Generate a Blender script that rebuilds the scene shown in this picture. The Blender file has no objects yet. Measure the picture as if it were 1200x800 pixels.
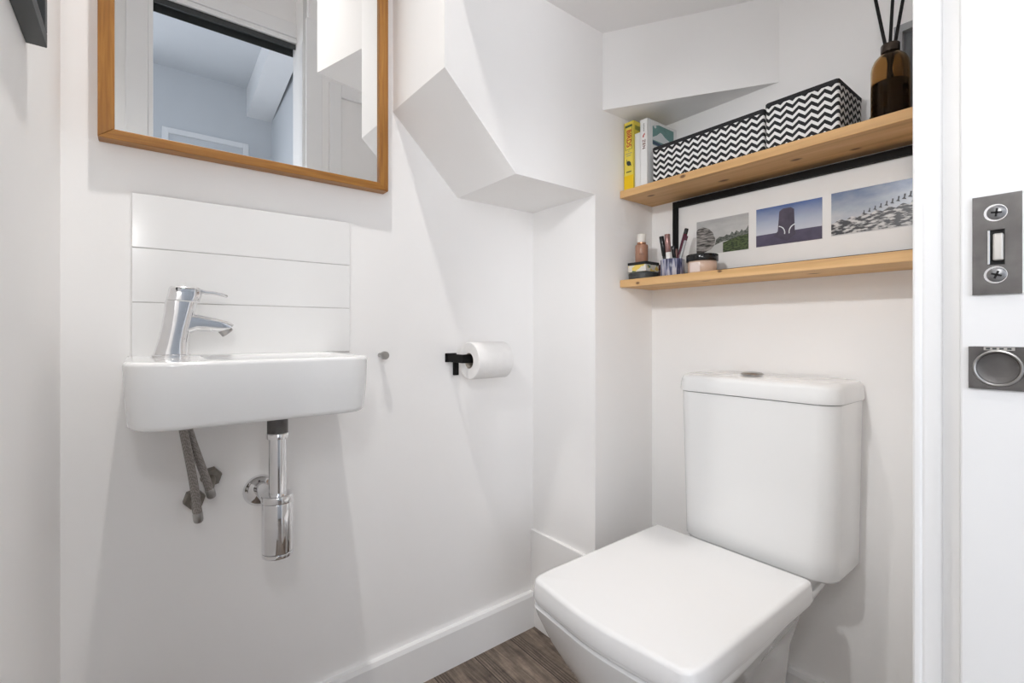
import bpy, bmesh, math, random
from mathutils import Vector, Matrix, Euler

random.seed(4)
PI = math.pi
scene = bpy.context.scene
COL = scene.collection

# ------------------------------------------------------------------ materials
def nodes_of(name):
    m = bpy.data.materials.new(name)
    m.use_nodes = True
    nt = m.node_tree
    return m, nt, nt.nodes['Principled BSDF']

def plain(name, col, rough=0.5, metal=0.0, var=0.03, scale=30.0, bump=0.0, bscale=120.0, coat=0.0, spec=0.5, trans=0.0, ior=1.45):
    m, nt, b = nodes_of(name)
    b.inputs['Roughness'].default_value = rough
    b.inputs['Metallic'].default_value = metal
    b.inputs['Coat Weight'].default_value = coat
    b.inputs['Specular IOR Level'].default_value = spec
    b.inputs['Transmission Weight'].default_value = trans
    b.inputs['IOR'].default_value = ior
    tc = nt.nodes.new('ShaderNodeTexCoord')
    no = nt.nodes.new('ShaderNodeTexNoise')
    no.inputs['Scale'].default_value = scale
    no.inputs['Detail'].default_value = 4
    nt.links.new(tc.outputs['Object'], no.inputs['Vector'])
    cr = nt.nodes.new('ShaderNodeValToRGB')
    cr.color_ramp.elements[0].position = 0.3
    cr.color_ramp.elements[1].position = 0.7
    cr.color_ramp.elements[0].color = [max(0, c * (1 - var)) for c in col] + [1]
    cr.color_ramp.elements[1].color = [min(1, c * (1 + var)) for c in col] + [1]
    nt.links.new(no.outputs['Fac'], cr.inputs['Fac'])
    nt.links.new(cr.outputs['Color'], b.inputs['Base Color'])
    if bump > 0:
        n2 = nt.nodes.new('ShaderNodeTexNoise')
        n2.inputs['Scale'].default_value = bscale
        n2.inputs['Detail'].default_value = 5
        nt.links.new(tc.outputs['Object'], n2.inputs['Vector'])
        bp = nt.nodes.new('ShaderNodeBump')
        bp.inputs['Strength'].default_value = bump
        bp.inputs['Distance'].default_value = 0.002
        nt.links.new(n2.outputs['Fac'], bp.inputs['Height'])
        nt.links.new(bp.outputs['Normal'], b.inputs['Normal'])
    return m

def wood(name, cols, axis='Y', scale=6.0, stretch=14.0, rough=0.5, knots=True, bump=0.1, knot_col=(0.16, 0.075, 0.03), spots=()):
    """long grain running along one axis, with a few round knots"""
    m, nt, b = nodes_of(name)
    L = nt.links.new
    b.inputs['Roughness'].default_value = rough
    tc = nt.nodes.new('ShaderNodeTexCoord')
    mp = nt.nodes.new('ShaderNodeMapping')
    s = {'X': (1, stretch, stretch), 'Y': (stretch, 1, stretch), 'Z': (stretch, stretch, 1)}[axis]
    mp.inputs['Scale'].default_value = s
    L(tc.outputs['Object'], mp.inputs['Vector'])
    no = nt.nodes.new('ShaderNodeTexNoise')
    no.inputs['Scale'].default_value = scale
    no.inputs['Detail'].default_value = 6
    no.inputs['Distortion'].default_value = 0.6
    L(mp.outputs['Vector'], no.inputs['Vector'])
    cr = nt.nodes.new('ShaderNodeValToRGB')
    els = cr.color_ramp.elements
    els[0].position, els[1].position = 0.28, 0.72
    els[0].color = list(cols[0]) + [1]
    els[1].color = list(cols[2]) + [1]
    e = els.new(0.5); e.color = list(cols[1]) + [1]
    L(no.outputs['Fac'], cr.inputs['Fac'])
    out = cr.outputs['Color']
    if knots:
        mk = nt.nodes.new('ShaderNodeMapping')
        mk.inputs['Scale'].default_value = {'X': (4, 9, 9), 'Y': (9, 4, 9), 'Z': (9, 9, 4)}[axis]
        L(tc.outputs['Object'], mk.inputs['Vector'])
        vo = nt.nodes.new('ShaderNodeTexVoronoi')
        vo.inputs['Scale'].default_value = 1.0
        L(mk.outputs['Vector'], vo.inputs['Vector'])
        k = nt.nodes.new('ShaderNodeValToRGB')
        k.color_ramp.elements[0].position = 0.06
        k.color_ramp.elements[1].position = 0.17
        k.color_ramp.elements[0].color = (1, 1, 1, 1)
        k.color_ramp.elements[1].color = (0, 0, 0, 1)
        L(vo.outputs['Distance'], k.inputs['Fac'])
        mx = nt.nodes.new('ShaderNodeMix'); mx.data_type = 'RGBA'
        L(k.outputs['Color'], mx.inputs[0])
        L(out, mx.inputs[6])
        mx.inputs[7].default_value = list(knot_col) + [1]
        out = mx.outputs[2]
    for x, y, z, rad in spots:      # single knots in the board
        mk = nt.nodes.new('ShaderNodeMapping'); mk.vector_type = 'POINT'
        mk.inputs['Location'].default_value = (-x, -y * 0.55, -z)
        mk.inputs['Scale'].default_value = (1, 0.55, 1)
        L(tc.outputs['Object'], mk.inputs['Vector'])
        ln = nt.nodes.new('ShaderNodeVectorMath'); ln.operation = 'LENGTH'
        L(mk.outputs['Vector'], ln.inputs[0])
        mr = nt.nodes.new('ShaderNodeMapRange')
        mr.inputs['From Min'].default_value = rad; mr.inputs['From Max'].default_value = rad * 0.45
        L(ln.outputs['Value'], mr.inputs['Value'])
        mx = nt.nodes.new('ShaderNodeMix'); mx.data_type = 'RGBA'
        L(mr.outputs['Result'], mx.inputs[0]); L(out, mx.inputs[6])
        mx.inputs[7].default_value = list(knot_col) + [1]
        out = mx.outputs[2]
    L(out, b.inputs['Base Color'])
    bp = nt.nodes.new('ShaderNodeBump')
    bp.inputs['Strength'].default_value = bump
    bp.inputs['Distance'].default_value = 0.001
    L(no.outputs['Fac'], bp.inputs['Height'])
    L(bp.outputs['Normal'], b.inputs['Normal'])
    return m

def math_node(nt, op, a, b=None):
    n = nt.nodes.new('ShaderNodeMath'); n.operation = op
    for i, v in enumerate((a, b)):
        if v is None: continue
        if isinstance(v, (int, float)): n.inputs[i].default_value = v
        else: nt.links.new(v, n.inputs[i])
    return n.outputs[0]

def chevron_mat():
    m, nt, b = nodes_of('chevron_fabric')
    b.inputs['Roughness'].default_value = 0.85
    tc = nt.nodes.new('ShaderNodeTexCoord')
    sx = nt.nodes.new('ShaderNodeSeparateXYZ')
    nt.links.new(tc.outputs['Object'], sx.inputs[0])
    u = math_node(nt, 'ADD', sx.outputs['X'], sx.outputs['Y'])
    tri = math_node(nt, 'PINGPONG', math_node(nt, 'ADD', u, 2.0), 0.0118)
    v = math_node(nt, 'ADD', math_node(nt, 'ADD', sx.outputs['Z'], 2.0), math_node(nt, 'MULTIPLY', tri, 0.80))
    fr = math_node(nt, 'FRACT', math_node(nt, 'DIVIDE', v, 0.0152))
    st = math_node(nt, 'GREATER_THAN', fr, 0.53)
    mx = nt.nodes.new('ShaderNodeMix'); mx.data_type = 'RGBA'
    nt.links.new(st, mx.inputs[0])
    mx.inputs[6].default_value = (0.012, 0.012, 0.014, 1)
    mx.inputs[7].default_value = (0.78, 0.77, 0.76, 1)
    nt.links.new(mx.outputs[2], b.inputs['Base Color'])
    return m

def plank_mat():
    m, nt, b = nodes_of('floor_planks')
    L = nt.links.new
    b.inputs['Roughness'].default_value = 0.55
    tc = nt.nodes.new('ShaderNodeTexCoord')
    sx = nt.nodes.new('ShaderNodeSeparateXYZ')
    L(tc.outputs['Object'], sx.inputs[0])
    W = 0.125
    xs = math_node(nt, 'DIVIDE', math_node(nt, 'ADD', sx.outputs['X'], 5.0 - 0.105), W)
    idx = math_node(nt, 'FLOOR', xs)
    fx = math_node(nt, 'FRACT', xs)
    wn = nt.nodes.new('ShaderNodeTexWhiteNoise'); wn.noise_dimensions = '1D'
    L(idx, wn.inputs['W'])
    mp = nt.nodes.new('ShaderNodeMapping'); mp.inputs['Scale'].default_value = (38, 3.2, 1)
    cx = nt.nodes.new('ShaderNodeCombineXYZ')
    L(sx.outputs['X'], cx.inputs[0])
    L(math_node(nt, 'ADD', sx.outputs['Y'], math_node(nt, 'MULTIPLY', wn.outputs['Value'], 9.0)), cx.inputs[1])
    L(cx.outputs[0], mp.inputs['Vector'])
    no = nt.nodes.new('ShaderNodeTexNoise'); no.inputs['Scale'].default_value = 2.2; no.inputs['Detail'].default_value = 8
    no.inputs['Distortion'].default_value = 1.2
    L(mp.outputs['Vector'], no.inputs['Vector'])
    n2 = nt.nodes.new('ShaderNodeTexNoise'); n2.inputs['Scale'].default_value = 30; n2.inputs['Detail'].default_value = 9; n2.inputs['Roughness'].default_value = 0.75
    L(tc.outputs['Object'], n2.inputs['Vector'])
    s = math_node(nt, 'ADD', math_node(nt, 'MULTIPLY', no.outputs['Fac'], 0.6), math_node(nt, 'MULTIPLY', n2.outputs['Fac'], 0.4))
    s = math_node(nt, 'ADD', s, math_node(nt, 'MULTIPLY', math_node(nt, 'SUBTRACT', wn.outputs['Value'], 0.5), 0.12))
    cr = nt.nodes.new('ShaderNodeValToRGB')
    e = cr.color_ramp.elements
    e[0].position, e[1].position = 0.33, 0.68
    e[0].color = (0.065, 0.048, 0.037, 1); e[1].color = (0.33, 0.265, 0.21, 1)
    k = e.new(0.5); k.color = (0.175, 0.135, 0.105, 1)
    L(s, cr.inputs['Fac'])
    # grooves: plank joints and the fine ribbed strip beside each joint
    g1 = math_node(nt, 'LESS_THAN', fx, 0.022)
    rib = math_node(nt, 'LESS_THAN', math_node(nt, 'FRACT', math_node(nt, 'MULTIPLY', fx, 16.0)), 0.28)
    zone = math_node(nt, 'LESS_THAN', fx, 0.27)
    g2 = math_node(nt, 'MULTIPLY', math_node(nt, 'MULTIPLY', rib, zone), 0.75)
    g = math_node(nt, 'MAXIMUM', g1, g2)
    mx = nt.nodes.new('ShaderNodeMix'); mx.data_type = 'RGBA'
    L(g, mx.inputs[0]); L(cr.outputs['Color'], mx.inputs[6]); mx.inputs[7].default_value = (0.022, 0.016, 0.013, 1)
    L(mx.outputs[2], b.inputs['Base Color'])
    return m

def striped_ceramic():
    m, nt, b = nodes_of('marbled_blue_ceramic')
    L = nt.links.new
    b.inputs['Roughness'].default_value = 0.3
    tc = nt.nodes.new('ShaderNodeTexCoord')
    mp = nt.nodes.new('ShaderNodeMapping'); mp.inputs['Scale'].default_value = (130, 130, 14)
    L(tc.outputs['Object'], mp.inputs['Vector'])
    no = nt.nodes.new('ShaderNodeTexNoise'); no.inputs['Scale'].default_value = 1.0; no.inputs['Detail'].default_value = 6; no.inputs['Distortion'].default_value = 0.8
    L(mp.outputs['Vector'], no.inputs['Vector'])
    cr = nt.nodes.new('ShaderNodeValToRGB')
    e = cr.color_ramp.elements
    e[0].position, e[1].position = 0.42, 0.60
    e[0].color = (0.025, 0.03, 0.08, 1); e[1].color = (0.55, 0.54, 0.58, 1)
    k = e.new(0.5); k.color = (0.17, 0.18, 0.30, 1)
    L(no.outputs['Fac'], cr.inputs['Fac'])
    L(cr.outputs['Color'], b.inputs['Base Color'])
    return m

def floral_mat():
    m, nt, b = nodes_of('floral_paper')
    L = nt.links.new
    b.inputs['Roughness'].default_value = 0.5
    tc = nt.nodes.new('ShaderNodeTexCoord')
    vo = nt.nodes.new('ShaderNodeTexVoronoi'); vo.inputs['Scale'].default_value = 75
    L(tc.outputs['Object'], vo.inputs['Vector'])
    sp = nt.nodes.new('ShaderNodeSeparateColor'); L(vo.outputs['Color'], sp.inputs[0])
    cr = nt.nodes.new('ShaderNodeValToRGB'); cr.color_ramp.interpolation = 'CONSTANT'
    e = cr.color_ramp.elements
    e[0].position = 0.0; e[0].color = (0.72, 0.68, 0.6, 1)
    e[1].position = 0.48; e[1].color = (0.78, 0.58, 0.13, 1)
    k = e.new(0.7); k.color = (0.10, 0.17, 0.09, 1)
    k = e.new(0.82); k.color = (0.75, 0.72, 0.66, 1)
    L(sp.outputs[0], cr.inputs['Fac'])
    L(cr.outputs['Color'], b.inputs['Base Color'])
    return m

def print_mat(name, lo, mid, hi, vscale, z0, z1, stops=(0.0, 0.5, 1.0), cloud=0.35):
    """a printed sky: vertical blend of inks with cloud noise (the print's own picture)"""
    m, nt, b = nodes_of(name)
    L = nt.links.new
    b.inputs['Roughness'].default_value = 0.25
    tc = nt.nodes.new('ShaderNodeTexCoord')
    sx = nt.nodes.new('ShaderNodeSeparateXYZ'); L(tc.outputs['Object'], sx.inputs[0])
    t = math_node(nt, 'DIVIDE', math_node(nt, 'SUBTRACT', sx.outputs['Z'], z0 - 1.0425), z1 - z0)
    mp = nt.nodes.new('ShaderNodeMapping'); mp.inputs['Scale'].default_value = (1, vscale, vscale * 2.2)
    L(tc.outputs['Object'], mp.inputs['Vector'])
    no = nt.nodes.new('ShaderNodeTexNoise'); no.inputs['Scale'].default_value = 1; no.inputs['Detail'].default_value = 6
    L(mp.outputs['Vector'], no.inputs['Vector'])
    t = math_node(nt, 'ADD', t, math_node(nt, 'MULTIPLY', math_node(nt, 'SUBTRACT', no.outputs['Fac'], 0.5), cloud * 2))
    cr = nt.nodes.new('ShaderNodeValToRGB')
    e = cr.color_ramp.elements
    e[0].position, e[1].position = stops[0], stops[2]
    e[0].color = list(lo) + [1]; e[1].color = list(hi) + [1]
    k = e.new(stops[1]); k.color = list(mid) + [1]
    L(t, cr.inputs['Fac'])
    L(cr.outputs['Color'], b.inputs['Base Color'])
    return m

def speckle_mat(name, dark, light, scale, lo=0.42, hi=0.58, stretch=(1, 1, 2.2), rough=0.35):
    m, nt, b = nodes_of(name)
    L = nt.links.new
    b.inputs['Roughness'].default_value = rough
    tc = nt.nodes.new('ShaderNodeTexCoord')
    mp = nt.nodes.new('ShaderNodeMapping'); mp.inputs['Scale'].default_value = stretch
    L(tc.outputs['Object'], mp.inputs['Vector'])
    no = nt.nodes.new('ShaderNodeTexNoise'); no.inputs['Scale'].default_value = scale; no.inputs['Detail'].default_value = 5
    L(mp.outputs['Vector'], no.inputs['Vector'])
    cr = nt.nodes.new('ShaderNodeValToRGB')
    e = cr.color_ramp.elements
    e[0].position, e[1].position = lo, hi
    e[0].color = list(dark) + [1]; e[1].color = list(light) + [1]
    L(no.outputs['Fac'], cr.inputs['Fac'])
    L(cr.outputs['Color'], b.inputs['Base Color'])
    return m

def braid_mat():
    m, nt, b = nodes_of('braided_steel')
    L = nt.links.new
    b.inputs['Roughness'].default_value = 0.5
    b.inputs['Metallic'].default_value = 0.35
    tc = nt.nodes.new('ShaderNodeTexCoord')
    mp = nt.nodes.new('ShaderNodeMapping'); mp.inputs['Rotation'].default_value = (0.6, 0.7, 0.4)
    L(tc.outputs['Object'], mp.inputs['Vector'])
    ck = nt.nodes.new('ShaderNodeTexChecker'); ck.inputs['Scale'].default_value = 420
    ck.inputs['Color1'].default_value = (0.22, 0.20, 0.185, 1); ck.inputs['Color2'].default_value = (0.36, 0.335, 0.31, 1)
    L(mp.outputs['Vector'], ck.inputs['Vector'])
    L(ck.outputs['Color'], b.inputs['Base Color'])
    return m

def mirror_mat():
    m, nt, b = nodes_of('silvered_glass')
    b.inputs['Base Color'].default_value = (0.93, 0.94, 0.94, 1)
    b.inputs['Metallic'].default_value = 1
    b.inputs['Roughness'].default_value = 0.0
    return m

M = {}
M['wall'] = plain('white_wall_paint', (0.92, 0.911, 0.902), 0.6, var=0.008, scale=4, bump=0.12, bscale=60)
M['ceil'] = plain('ceiling_paint', (0.90, 0.89, 0.885), 0.7, var=0.008, scale=4)
M['gloss'] = plain('white_gloss_paint', (0.89, 0.89, 0.89), 0.3, var=0.008, scale=5, bump=0.05, bscale=40)
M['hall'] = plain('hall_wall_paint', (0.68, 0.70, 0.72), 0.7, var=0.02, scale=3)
M['tile'] = plain('white_glazed_tile', (0.86, 0.86, 0.855), 0.12, var=0.006, scale=6)
M['grout'] = plain('grey_grout', (0.62, 0.61, 0.60), 0.9, var=0.08, scale=80)
M['ceramic'] = plain('white_vitreous_china', (0.84, 0.845, 0.845), 0.07, var=0.004, scale=4, coat=0.4)
M['plastic'] = plain('white_seat_plastic', (0.86, 0.86, 0.86), 0.16, var=0.004, scale=4)
M['chrome'] = plain('polished_chrome', (0.80, 0.80, 0.81), 0.06, 1.0, var=0.02)
M['dull_chrome'] = plain('dulled_chrome', (0.42, 0.41, 0.40), 0.3, 1.0, var=0.12, scale=90)
M['steel'] = plain('brushed_steel', (0.125, 0.118, 0.114), 0.45, 0.55, var=0.22, scale=55, bump=0.1)
M['screw'] = plain('screw_steel', (0.22, 0.22, 0.225), 0.35, 0.7, var=0.08)
M['dark'] = plain('dark_recess', (0.012, 0.012, 0.012), 0.7)
M['latch'] = plain('pale_latch_metal', (0.55, 0.53, 0.50), 0.35, 0.5, var=0.08)
M['black'] = plain('black_powder_coat', (0.008, 0.008, 0.008), 0.6, spec=0.15)
M['blackgloss'] = plain('black_gloss_plastic', (0.010, 0.010, 0.011), 0.2)
M['charcoal'] = plain('charcoal_plastic', (0.045, 0.05, 0.05), 0.45)
M['trim_black'] = plain('black_ribbon', (0.022, 0.022, 0.024), 0.9, var=0.1, scale=200)
M['pine'] = wood('pine_board', [(0.52, 0.30, 0.12), (0.64, 0.385, 0.165), (0.72, 0.46, 0.22)], 'Y', 3.2, 16, 0.55, knots=False, spots=[(1.06, 0.665, 1.283, 0.0055), (1.105, 0.79, 1.271, 0.008), (1.135, 0.60, 1.271, 0.009), (1.12, 0.43, 1.271, 0.008), (1.15, 0.33, 1.271, 0.007), (1.06, 0.80, 1.030, 0.0045), (1.06, 0.57, 1.039, 0.004), (1.09, 0.62, 1.0225, 0.008), (1.13, 0.40, 1.0225, 0.009)])
M['oak_x'] = wood('oiled_oak_across', [(0.22, 0.085, 0.012), (0.32, 0.135, 0.021), (0.41, 0.19, 0.036)], 'X', 7, 22, 0.42, knots=False)
M['oak_z'] = wood('oiled_oak_upright', [(0.22, 0.085, 0.012), (0.32, 0.135, 0.021), (0.41, 0.19, 0.036)], 'Z', 7, 22, 0.42, knots=False)
M['floor'] = plank_mat()
M['mirror'] = mirror_mat()
M['chevron'] = chevron_mat()
M['paper'] = plain('tissue_paper', (0.85, 0.84, 0.83), 0.9, var=0.02, scale=60, bump=0.2, bscale=200)
M['card'] = plain('grey_card', (0.45, 0.40, 0.34), 0.9)
M['braid'] = braid_mat()
M['nut'] = plain('dull_brass_nut', (0.24, 0.22, 0.19), 0.5, 0.6, var=0.2, scale=100)
M['yellow'] = plain('yellow_book_cloth', (0.76, 0.62, 0.085), 0.45, var=0.04)
M['yellow_band'] = plain('deep_yellow_ink', (0.80, 0.53, 0.0), 0.45, var=0.02)
M['pages'] = plain('book_pages', (0.76, 0.74, 0.68), 0.9, var=0.05, scale=300)
M['white_cover'] = plain('white_book_cover', (0.80, 0.80, 0.79), 0.35, var=0.01)
M['red_ink'] = plain('red_ink', (0.45, 0.03, 0.02), 0.5)
M['green_ink'] = plain('dark_green_ink', (0.035, 0.075, 0.03), 0.5)
M['olive_ink'] = plain('olive_ink', (0.30, 0.30, 0.05), 0.5)
M['dark_ink'] = plain('dark_ink', (0.02, 0.03, 0.03), 0.5)
M['grey_ink'] = plain('grey_ink', (0.25, 0.24, 0.22), 0.5)
M['teal_ink'] = plain('teal_ink', (0.14, 0.29, 0.27), 0.4, var=0.1, scale=60)
M['pale_ink'] = plain('pale_ink', (0.68, 0.72, 0.73), 0.4)
M['navy_ink'] = plain('navy_ink', (0.03, 0.06, 0.12), 0.4)
M['amber'] = plain('amber_glass', (0.62, 0.43, 0.22), 0.03, trans=1.0, ior=1.2, var=0.0)
M['oil'] = plain('dark_diffuser_oil', (0.012, 0.006, 0.004), 0.12, var=0.0)
M['collar'] = plain('bronze_collar', (0.06, 0.045, 0.035), 0.25, 0.6)
M['reed'] = plain('black_reed', (0.010, 0.009, 0.009), 0.8)
M['silver'] = plain('silver_painted_wood', (0.42, 0.43, 0.44), 0.4, 0.3, var=0.04)
M['silver_dark'] = plain('grey_photo_card', (0.17, 0.18, 0.19), 0.35, var=0.1, scale=20)
M['mount'] = plain('white_mount_board', (0.78, 0.775, 0.765), 0.5, var=0.01)
M['ceramic_blue'] = striped_ceramic()
M['floral'] = floral_mat()
M['foundation'] = plain('tan_foundation_glass', (0.36, 0.19, 0.125), 0.15, var=0.08, scale=60)
M['ivory'] = plain('ivory_cap', (0.78, 0.75, 0.70), 0.35)
M['copper'] = plain('copper_band', (0.50, 0.24, 0.14), 0.25, 0.6)
M['rose'] = plain('rose_metal', (0.30, 0.17, 0.16), 0.25, 0.5)
M['plum'] = plain('plum_plastic', (0.075, 0.012, 0.028), 0.2)
M['mauve'] = plain('mauve_plastic', (0.20, 0.14, 0.15), 0.35, var=0.15, scale=90)
M['powder'] = plain('beige_powder_in_clear_tub', (0.62, 0.45, 0.35), 0.12, var=0.06, scale=40)
M['pink_wrap'] = plain('pale_pink_label', (0.74, 0.63, 0.59), 0.35)
M['white_label'] = plain('white_label', (0.78, 0.77, 0.75), 0.5)
M['green_tube'] = plain('dark_green_tube', (0.03, 0.06, 0.045), 0.25)
M['jarpat'] = speckle_mat('patterned_jar', (0.015, 0.015, 0.015), (0.55, 0.52, 0.48), 120, 0.47, 0.53, (1, 1, 1))
M['print_a'] = print_mat('grey_cloudy_print', (0.55, 0.55, 0.53), (0.50, 0.50, 0.49), (0.38, 0.38, 0.38), 26, 1.10, 1.195, cloud=0.5)
M['print_b'] = print_mat('blue_sky_print', (0.62, 0.64, 0.68), (0.42, 0.46, 0.56), (0.075, 0.13, 0.31), 14, 1.115, 1.195, cloud=0.14)
M['print_c'] = print_mat('slate_sky_print', (0.62, 0.62, 0.62), (0.36, 0.40, 0.47), (0.13, 0.18, 0.30), 22, 1.12, 1.20, cloud=0.4)
M['stone'] = speckle_mat('printed_stone', (0.03, 0.028, 0.026), (0.34, 0.32, 0.30), 90, 0.40, 0.62, (1, 0.5, 2.5))
M['hedge'] = speckle_mat('printed_hedge', (0.02, 0.035, 0.012), (0.075, 0.11, 0.035), 120)
M['town'] = speckle_mat('printed_skyline', (0.05, 0.06, 0.05), (0.16, 0.17, 0.15), 160)
M['monolith'] = plain('printed_monolith', (0.065, 0.055, 0.085), 0.3, var=0.3, scale=40)
M['plain_b'] = plain('printed_moor', (0.075, 0.065, 0.11), 0.3, var=0.2, scale=40)
M['flock'] = speckle_mat('printed_flock', (0.025, 0.025, 0.03), (0.55, 0.54, 0.53), 95, 0.46, 0.60, (1, 0.8, 2.4))
M['flock_dark'] = plain('printed_birds', (0.035, 0.035, 0.04), 0.4)
M['lamp'] = None

def lamp_mat(strength, name, col):
    m, nt, b = nodes_of(name)
    b.inputs['Base Color'].default_value = (0.9, 0.9, 0.88, 1)
    b.inputs['Emission Color'].default_value = col
    b.inputs['Emission Strength'].default_value = strength
    return m
M['lamp'] = lamp_mat(8, 'lit_lamp_lens', (1, 0.93, 0.86, 1))
M['globe'] = lamp_mat(90, 'fill_globe_glow', (0.985, 0.99, 1.0, 1))  # strong glow for the added globe that fills the room

# ------------------------------------------------------------------ helpers
def thing(name, label, cat, loc=(0, 0, 0), group=None):
    o = bpy.data.objects.new(name, None)
    COL.objects.link(o)
    o.location = loc
    o.empty_display_size = 0.02
    o['label'] = label; o['category'] = cat
    if group: o['group'] = group
    return o

def world_loc(o):
    v = Vector((0, 0, 0))
    while o is not None:
        v += o.location; o = o.parent
    return v

def obj(name, bm, mat, parent=None, smooth=False, angle=35):
    """bm is in world coordinates; link as ONE mesh object"""
    if parent is not None:
        bmesh.ops.translate(bm, verts=bm.verts, vec=-world_loc(parent))
    bmesh.ops.recalc_face_normals(bm, faces=bm.faces)
    me = bpy.data.meshes.new(name)
    bm.to_mesh(me); bm.free()
    for p in me.polygons: p.use_smooth = smooth
    if smooth:
        me.set_sharp_from_angle(angle=math.radians(angle))
    me.materials.append(mat)
    o = bpy.data.objects.new(name, me)
    COL.objects.link(o)
    if parent is not None: o.parent = parent
    return o

def struct(name, bm, mat, parent=None, smooth=False):
    o = obj(name, bm, mat, parent, smooth)
    if parent is None: o['kind'] = 'structure'
    return o

def tag(o, label, cat, group=None):
    o['label'] = label; o['category'] = cat
    if group: o['group'] = group
    return o

def lab(o, label):
    o['label'] = label
    return o

def box(bm, a, b, bev=0.0, seg=2):
    """axis-aligned box from corner a to corner b, edges rounded by bev"""
    c = [(a[i] + b[i]) / 2 for i in range(3)]
    d = [abs(b[i] - a[i]) for i in range(3)]
    r = bmesh.ops.create_cube(bm, size=1)
    vs = r['verts']
    for v in vs:
        v.co = Vector((v.co.x * d[0] + c[0], v.co.y * d[1] + c[1], v.co.z * d[2] + c[2]))
    if bev > 0:
        es = list({e for v in vs for e in v.link_edges})
        bmesh.ops.bevel(bm, geom=es, offset=bev, segments=seg, profile=0.5, affect='EDGES', clamp_overlap=True)
    return vs

def BX(a, b, bev=0.0, seg=2):
    bm = bmesh.new(); box(bm, a, b, bev, seg); return bm

def loft(bm, rings, cap0=True, cap1=True, closed=True):
    vr = [[bm.verts.new(p) for p in r] for r in rings]
    n = len(rings[0])
    for i in range(len(vr) - 1):
        for j in range(n if closed else n - 1):
            k = (j + 1) % n
            bm.faces.new((vr[i][j], vr[i][k], vr[i + 1][k], vr[i + 1][j]))
    if cap0: bm.faces.new(vr[0][::-1])
    if cap1: bm.faces.new(vr[-1])
    return vr

def prism(poly, z0, z1, bm=None):
    bm = bm or bmesh.new()
    loft(bm, [[(x, y, z0) for x, y in poly], [(x, y, z1) for x, y in poly]])
    return bm

def round_poly(pts, seg=6):
    """pts: (x, y, radius) corners -> outline with the same number of points per corner"""
    out = []
    n = len(pts)
    for i in range(n):
        p = Vector(pts[i][:2]); a = Vector(pts[i - 1][:2]); b = Vector(pts[(i + 1) % n][:2]); r = pts[i][2]
        u = (a - p).normalized(); w = (b - p).normalized()
        ang = u.angle(w)
        t = r / math.tan(ang / 2)
        t = min(t, (a - p).length * 0.49, (b - p).length * 0.49)
        r = t * math.tan(ang / 2)
        c = p + (u + w).normalized() * (r / math.sin(ang / 2))
        s = p + u * t; e = p + w * t
        a0 = math.atan2(s.y - c.y, s.x - c.x); a1 = math.atan2(e.y - c.y, e.x - c.x)
        da = (a1 - a0 + PI) % (2 * PI) - PI
        for k in range(seg + 1):
            th = a0 + da * k / seg
            out.append((c.x + r * math.cos(th), c.y + r * math.sin(th)))
    return out

def offset(poly, d):
    """move an outline inwards by d (counter-clockwise or not)"""
    n = len(poly)
    area = sum(poly[i][0] * poly[(i + 1) % n][1] - poly[(i + 1) % n][0] * poly[i][1] for i in range(n))
    sgn = 1 if area > 0 else -1
    out = []
    for i in range(n):
        a = Vector(poly[i - 1]); b = Vector(poly[(i + 1) % n])
        t = (b - a)
        if t.length < 1e-9: out.append(tuple(poly[i])); continue
        t.normalize()
        nrm = Vector((-t.y, t.x)) * sgn
        out.append((poly[i][0] + nrm.x * d, poly[i][1] + nrm.y * d))
    return out

def shrink(poly, f):
    n = len(poly); cx = sum(p[0] for p in poly) / n; cy = sum(p[1] for p in poly) / n
    return [(cx + (x - cx) * f, cy + (y - cy) * f) for x, y in poly]

def slab(bm, poly, z0, z1, r0=0.0, r1=0.0, seg=5):
    """outline raised from z0 to z1 with rounded bottom (r0) and top (r1) edges"""
    rings = []
    if r0 > 0:
        for k in range(seg + 1):
            th = PI / 2 * k / seg
            rings.append([(x, y, z0 + r0 * (1 - math.sin(th))) for x, y in offset(poly, r0 * (1 - math.cos(th)))][:])
        rings = [[(x, y, z0 + r0 * (1 - math.cos(PI / 2 * k / seg))) for x, y in offset(poly, r0 * (1 - math.sin(PI / 2 * k / seg)))] for k in range(seg + 1)]
    else:
        rings.append([(x, y, z0) for x, y in poly])
    if r1 > 0:
        for k in range(seg + 1):
            th = PI / 2 * k / seg
            rings.append([(x, y, z1 - r1 * (1 - math.sin(th))) for x, y in offset(poly, r1 * (1 - math.cos(th)))])
    else:
        rings.append([(x, y, z1) for x, y in poly])
    loft(bm, rings)
    return bm

def lathe(bm, prof, c, axis=(0, 0, 1), n=32, cap0=True, cap1=True, sx=1.0, sy=1.0):
    """prof: (radius, height along axis)"""
    ax = Vector(axis).normalized()
    q = Vector((0, 0, 1)).rotation_difference(ax)
    rings = []
    for r, h in prof:
        rings.append([Vector(c) + q @ Vector((max(r, 1e-5) * sx * math.cos(2 * PI * k / n), max(r, 1e-5) * sy * math.sin(2 * PI * k / n), h)) for k in range(n)])
    loft(bm, rings, cap0, cap1)
    return bm

def LT(prof, c, axis=(0, 0, 1), n=32, **k):
    return lathe(bmesh.new(), prof, c, axis, n, **k)

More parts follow.
